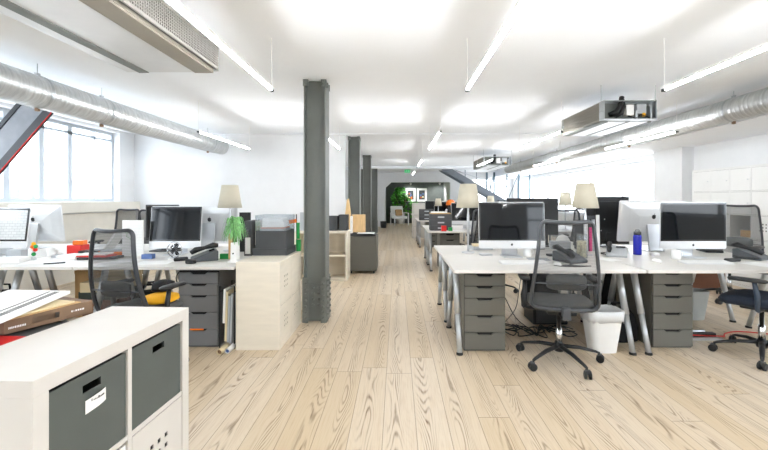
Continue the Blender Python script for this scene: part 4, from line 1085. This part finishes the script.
# ================================================================== BLOCKS FARTHER BACK ON THE RIGHT
def far_block(k, y0, yd, nm, lampx=None):
    g = 'white desks of the %s right block' % nm
    for (dx, dy, w1, w2) in ((0, 0, 'aisle', 'near'), (1.605, 0, 'window', 'near'), (0, DD + .005, 'aisle', 'far'), (1.605, DD + .005, 'window', 'far')):
        make_desk(DW, 'white desk of the %s right block, %s side, %s row' % (nm, w1, w2), (.56 + dx, y0 + dy, 0), g)
    make_drawers('grey drawer unit under the %s right block by the aisle' % nm, (.80, y0 + .15, 0), grey, 'grey five-drawer units')
    make_computer('dark-screened computer on the aisle desk of the %s right block' % nm, (1.40, y0 + .65, T), 0, .66, .52, .085)
    make_computer('dark-screened computer farther right on the %s right block' % nm, (2.75, y0 + .65, T), 0, .66, .52, .085)
    make_computer('computer seen from behind on the %s right block' % nm, (2.05, y0 + 1.2, T), R(180), .66, .52, .085)
    dup(chl, (1.55, y0 - .12, 0), R(4), 'mesh-back office chair at the %s right block' % nm, 'office chairs at the far blocks')
    dup(chl, (3.3, y0 + .3 - .4, 0), R(-12), 'second mesh-back office chair at the %s right block' % nm, 'office chairs at the far blocks')
far_block(1, 6.93, 0, 'second'); far_block(2, 10.4, 0, 'third'); far_block(3, 13.9, 0, 'fourth')
# dark tray stack on the second block
YS = 7.35
def tray_stack(x, y, label, n=3):
    for i in range(n):
        t = thing('document_box', label % ('lowest', 'middle', 'topmost')[i], 'box', (x, y, T + .0005 + i * .102))
        MB().box(0, .40, 0, .30, 0, .10).build('body', boxg, t, bevel=.003); MB().box(.14, .26, -.004, -.001, .035, .06).build('label_holder', paperg, t)
tray_stack(.62, 7.15, '%s dark document box in the stack by the aisle, second block')
slab('magazine', 'tan magazine lying on the stack of document boxes', 'magazine', .82, 7.30, .36, .26, .02, card, 6, z=T + .308)
slab('magazine', 'white magazine uppermost on the document boxes', 'magazine', .80, 7.30, .30, .22, .02, paper, -10, z=T + .329)
slab('toy_house', 'small red toy house in front of the document boxes', 'toy', .86, 7.06, .09, .06, .10, red)
slab('toy_block', 'small green toy beside the red one', 'toy', .98, 7.05, .07, .05, .07, green)
slab('paper_sheet', 'white sheet on the aisle desk of the second block', 'paper', 1.05, 7.1, .3, .21, .004, paper, 10)
t = thing('orange_lamp', 'orange dome desk lamp on the third right block', 'lamp', (1.42, 10.62, T))
MB().tube([(0, 0, .005), (0, 0, .40), (.05, 0, .50)], .012, 8).lathe([(.08, 0), (.08, .015)], n=16).build('stand', black, t)
MB().lathe([(.13, .42), (.12, .50), (.08, .56), (.02, .58)], (.06, 0, 0), 20).build('lamp_shade', orange, t, smooth=True)
make_lamp('white shaded lamp on the third right block beside the orange one', (1.16, 10.8, T), .8)
tray_stack(.62, 10.62, '%s dark box in the stack by the aisle, third block')
t, _, _, _ = make_cube_shelf('cube_shelf', 'narrow white cabinet standing at the far end of the aisle', (.52, 12.9, 0), 0, .42, 1.18, 1, 3, d=.4, ot=.03, m=lam, doors=[(0, 0), (0, 1), (0, 2)])

# ================================================================== STAIRCASE
YS0 = 16.0
t = thing('staircase', 'grey steel open staircase descending to the right at the back', 'staircase', (0, YS0, 0))
xa, za, xb, zb = 1.83, 2.575, 5.0, .80
sl = (za - zb) / (xb - xa)
for s_ in (0, .85):
    MB().prism([(xa, za), (xa + .45, za), (xb, zb + .22), (xb, zb - .06), (xa + .1, za - .06 * 1.4)], s_, s_ + .05).build('stringer', stairm, t)
nst = 11
for k in range(nst):
    x_ = xa + .42 + (xb - xa - .5) * (k + .3) / nst; z_ = za + .16 - (x_ - xa) * sl
    MB().box(x_ - .13, x_ + .13, .052, .848, z_ - .035, z_).build('tread', teal, t)
for (a, b) in ((3.93, 2.5), (4.25, 2.5)):
    MB().box(a, a + .08, .95, 1.0, 0, b).build('post', teal, t)
MB().tube([(4.0, .97, 1.3), (4.25, .97, 2.3)], .02, 6).build('brace', teal, t)
MB().tube([(xa + .75, .9, 2.58), (xa + 1.0, .9, 2.50), (xb, .9, zb + 1.0)], .02, 8).build('handrail', alu, t, smooth=True)
for x_ in (3.0, 3.5, 4.6): MB().tube([(x_, .9, za - (x_ - xa) * sl), (x_, .9, za - (x_ - xa) * sl + .85)], .015, 6).build('baluster', teal, t)
MB().box(xb, xb + .5, 0, .9, zb - .1, zb).box(xb + .02, xb + .48, .05, .85, 0, zb - .1).build('landing', stairm, t)
# steel frame by the right windows
t = thing('steel_frame', 'dark teal steel frame of three posts near the right windows', 'frame', (4.33, 15.2, 0))
for dx, w_ in ((0, .05), (.46, .07), (.90, .05)): MB().box(dx, dx + w_, 0, .05, 0, 2.3).build('post', teal, t)
MB().tube([(.05, .02, 1.25), (.44, .02, 2.2)], .015, 6).build('brace', teal, t); MB().box(.05, .90, .01, .04, 2.2, 2.22).build('rail', teal, t)
t = thing('side_cabinet', 'dark low cabinet row below the steel frame', 'cabinet', (3.95, 14.7, 0))
MB().box(0, 1.3, 0, .4, 0, 1.28).build('body', boxg, t, bevel=.004); MB().box(.65, .655, -.004, -.001, .03, 1.25).build('door_gap_shade', dark, t)  # solid black strip painted as the shade between two doors

# ================================================================== ALCOVE
def picture(label, x, z, seed):
    t = thing('framed_picture', label, 'picture', (x, 20.97, z), group='framed pictures on the charcoal wall')
    w_, h_ = .54, .74; f = .05
    MB().box(-w_ / 2, w_ / 2, -.01, .025, 0, f).box(-w_ / 2, w_ / 2, -.01, .025, h_ - f, h_).box(-w_ / 2, -w_ / 2 + f, -.01, .025, f, h_ - f).box(w_ / 2 - f, w_ / 2, -.01, .025, f, h_ - f).build('frame', white, t)
    MB().box(-w_ / 2 + f, w_ / 2 - f, .01, .02, f, h_ - f).build('mount', paper, t)
    r_ = random.Random(seed); a = MB().box(-w_ / 2 + .11, w_ / 2 - .11, .006, .0099, .12, h_ - .12, 0)
    for k in range(5):
        x_ = r_.uniform(-.13, .06); z_ = r_.uniform(.16, .45); a.box(x_, x_ + r_.uniform(.05, .1), .003, .0058, z_, z_ + r_.uniform(.06, .14), 1 + k % 3)
    a.build('print', [boxg, orange, bluel, paper2], t)
picture('left framed print in white frame on the charcoal wall', .745, 1.17, 1)
picture('right framed print in white frame on the charcoal wall', 1.36, 1.17, 4)
# armchair
t = thing('armchair', 'white armchair with tan cushion in front of the charcoal wall', 'armchair', (.12, 19.4, 0), R(20))
MB().box(-.33, .33, -.3, .3, .33, .46).build('seat', white, t, bevel=.04); MB().box(-.33, .33, -.06, .06, 0, .55).build('backrest', white, t, bevel=.04, loc=(0, .32, .42), rot=(R(-14), 0, 0))
for s in (-1, 1):
    x_ = s * .36; MB().box(x_ - .02, x_ + .02, -.34, .34, .60, .63).build('armrest', white, t)
    for yy in (-.32, .30): MB().box(x_ - .02, x_ + .02, yy - .02, yy + .02, 0, .60).build('leg', white, t)
tag(MB().box(-.18, .18, -.06, .06, 0, .32).build('cushion', card, loc=(.10, 19.48, .475), rot=(R(-14), 0, R(20)), bevel=.04), 'tan cushion on the white armchair', 'cushion')
# big plant
t = thing('potted_plant', 'tall leafy green indoor tree behind the armchair', 'potted plant', (.15, 20.5, 0))
MB().lathe([(.16, 0), (.2, .32), (.18, .33)], n=20).build('pot', white, t, smooth=True)
st = MB(); rl = random.Random(11); fol = MB()
for k in range(9):
    a = rl.uniform(0, 6.28); top = Vector((rl.uniform(-.45, .6), rl.uniform(-.25, .3), rl.uniform(1.0, 1.95)))
    st.tube([(0, 0, .3), (top.x * .4, top.y * .4, top.z * .6), tuple(top)], [.02, .014, .008], 6)
for k in range(420):
    z_ = .35 + 1.55 * rl.random() ** .8; hw = .66 * (1 - max(0, (z_ - 1.0)) / 1.15) + .06; cx = .05 + (.22 if z_ < 1.2 else -.05)
    x_ = cx + rl.uniform(-hw, hw); y_ = rl.uniform(-.3, .35); s_ = rl.uniform(.07, .13)
    M = Matrix.Translation((x_, y_, z_)) @ Matrix.Rotation(rl.uniform(0, 6.28), 4, 'Z') @ Matrix.Rotation(rl.uniform(-.9, .9), 4, 'X') @ Matrix.Rotation(rl.uniform(-.6, .6), 4, 'Y')
    pts = [(0, -1, 0), (.5, -.4, .1), (.62, .15, .12), (.35, .7, .05), (0, 1.1, -.1), (-.35, .7, .05), (-.62, .15, .12), (-.5, -.4, .1)]
    fol.add([M @ Vector((p[0] * s_, p[1] * s_, p[2] * s_)) for p in pts], [(0, 1, 2, 3, 4, 5, 6, 7)])
st.build('stems', bark, t); fol.build('foliage', leaf, t)
for i, x_ in enumerate((.72, 2.25)):
    t = thing('spotlight', ['left small spotlight above the framed prints', 'right small spotlight near the alcove corner'][i], 'spotlight', (x_, 20.2, ZC))
    MB().tube([(0, 0, 0), (0, 0, -.45)], .012, 6).build('stem', white, t); MB().lathe([(.03, -.10), (.06, 0)], (0, -.0, -.45), 14).build('head', white, t, rot=(0, 0, 0))
for x_ in (.72, 2.25):
    l = bpy.data.lights.new('spotlight_beam', 'SPOT'); l.energy = 32; l.spot_size = R(130); l.spot_blend = .6; l.shadow_soft_size = .05
    o = bpy.data.objects.new('spotlight_beam', l); C.objects.link(o); o.location = (x_, 20.2 if False else 20.14, ZC - .60); o.rotation_euler = (R(35), 0, 0)
# exit sign
t = thing('exit_sign', 'small green emergency exit sign hanging over the aisle', 'sign', (.40, 14.7, 2.33))
MB().box(-.11, .11, 0, .02, 0, .11).build('panel', mat('sign_green', (30, 150, 90), .5, emit=(30, 160, 90), estr=.5), t)
MB().box(-.06, -.045, -.002, -.0003, .03, .07).box(-.062, -.043, -.002, -.0003, .073, .087).box(-.045, -.02, -.002, -.0003, .05, .058).box(-.07, -.06, -.002, -.0003, .02, .04).box(.0, .05, -.002, -.0003, .05, .062)\
    .prism([(.05, .035), (.08, .056), (.05, .077)], -.002, -.0003).build('running_figure_and_arrow', paper, t)
MB().tube([(-.08, .01, .11), (-.08, .01, ZC - 2.33 - .14)], .003, 5).tube([(.08, .01, .11), (.08, .01, ZC - 2.33 - .14)], .003, 5).build('hanger', steel, t)
# low items along the far aisle on the left
t = thing('waste_bin', 'small dark bin at the foot of the farthest column', 'waste bin', (-.62, 17.6, 0))
MB().lathe([(.13, 0), (.15, .30)], n=18).build('bin', black, t, smooth=True)

# ================================================================== LIGHT, WORLD, CAMERA
wd = bpy.data.worlds.new('World'); scene.world = wd; wd.use_nodes = True
nt = wd.node_tree; bg = nt.nodes['Background']
tc = nt.nodes.new('ShaderNodeTexCoord'); sp = nt.nodes.new('ShaderNodeSeparateXYZ'); nt.links.new(tc.outputs['Generated'], sp.inputs[0])
cr = nt.nodes.new('ShaderNodeValToRGB'); nt.links.new(sp.outputs[2], cr.inputs[0])
cr.color_ramp.elements[0].position = 0.; cr.color_ramp.elements[0].color = (.80, .82, .84, 1)
cr.color_ramp.elements[1].position = .5; cr.color_ramp.elements[1].color = (.86, .93, 1., 1)
nt.links.new(cr.outputs[0], bg.inputs[0]); bg.inputs[1].default_value = 5.0

def area(name, loc, rot, sx, sy, e, col=(1, 1, 1)):
    l = bpy.data.lights.new(name, 'AREA'); l.shape = 'RECTANGLE'; l.size = sx; l.size_y = sy; l.energy = e; l.color = col
    o = bpy.data.objects.new(name, l); C.objects.link(o); o.location = loc; o.rotation_euler = rot
    return o
cam = bpy.data.cameras.new('camera'); co = bpy.data.objects.new('camera', cam); C.objects.link(co)
co.location = (0, 0, H); co.rotation_euler = (R(90), 0, 0)
cam.sensor_fit = 'HORIZONTAL'; cam.sensor_width = 36; cam.lens = 18
cam.shift_x = -(VX - 384) / 768; cam.shift_y = -(225 - VY) / 768
cam.clip_start = .05; cam.clip_end = 200
scene.camera = co
scene.view_settings.view_transform = 'Standard'; scene.view_settings.look = 'None'
scene.view_settings.gamma = 1; scene.view_settings.use_curve_mapping = False
scene.view_settings.exposure = 1.0
scene.cycles.use_denoising = True
scene.cycles.max_bounces = 12; scene.cycles.diffuse_bounces = 6; scene.cycles.transparent_max_bounces = 12
scene.cycles.sample_clamp_indirect = 6
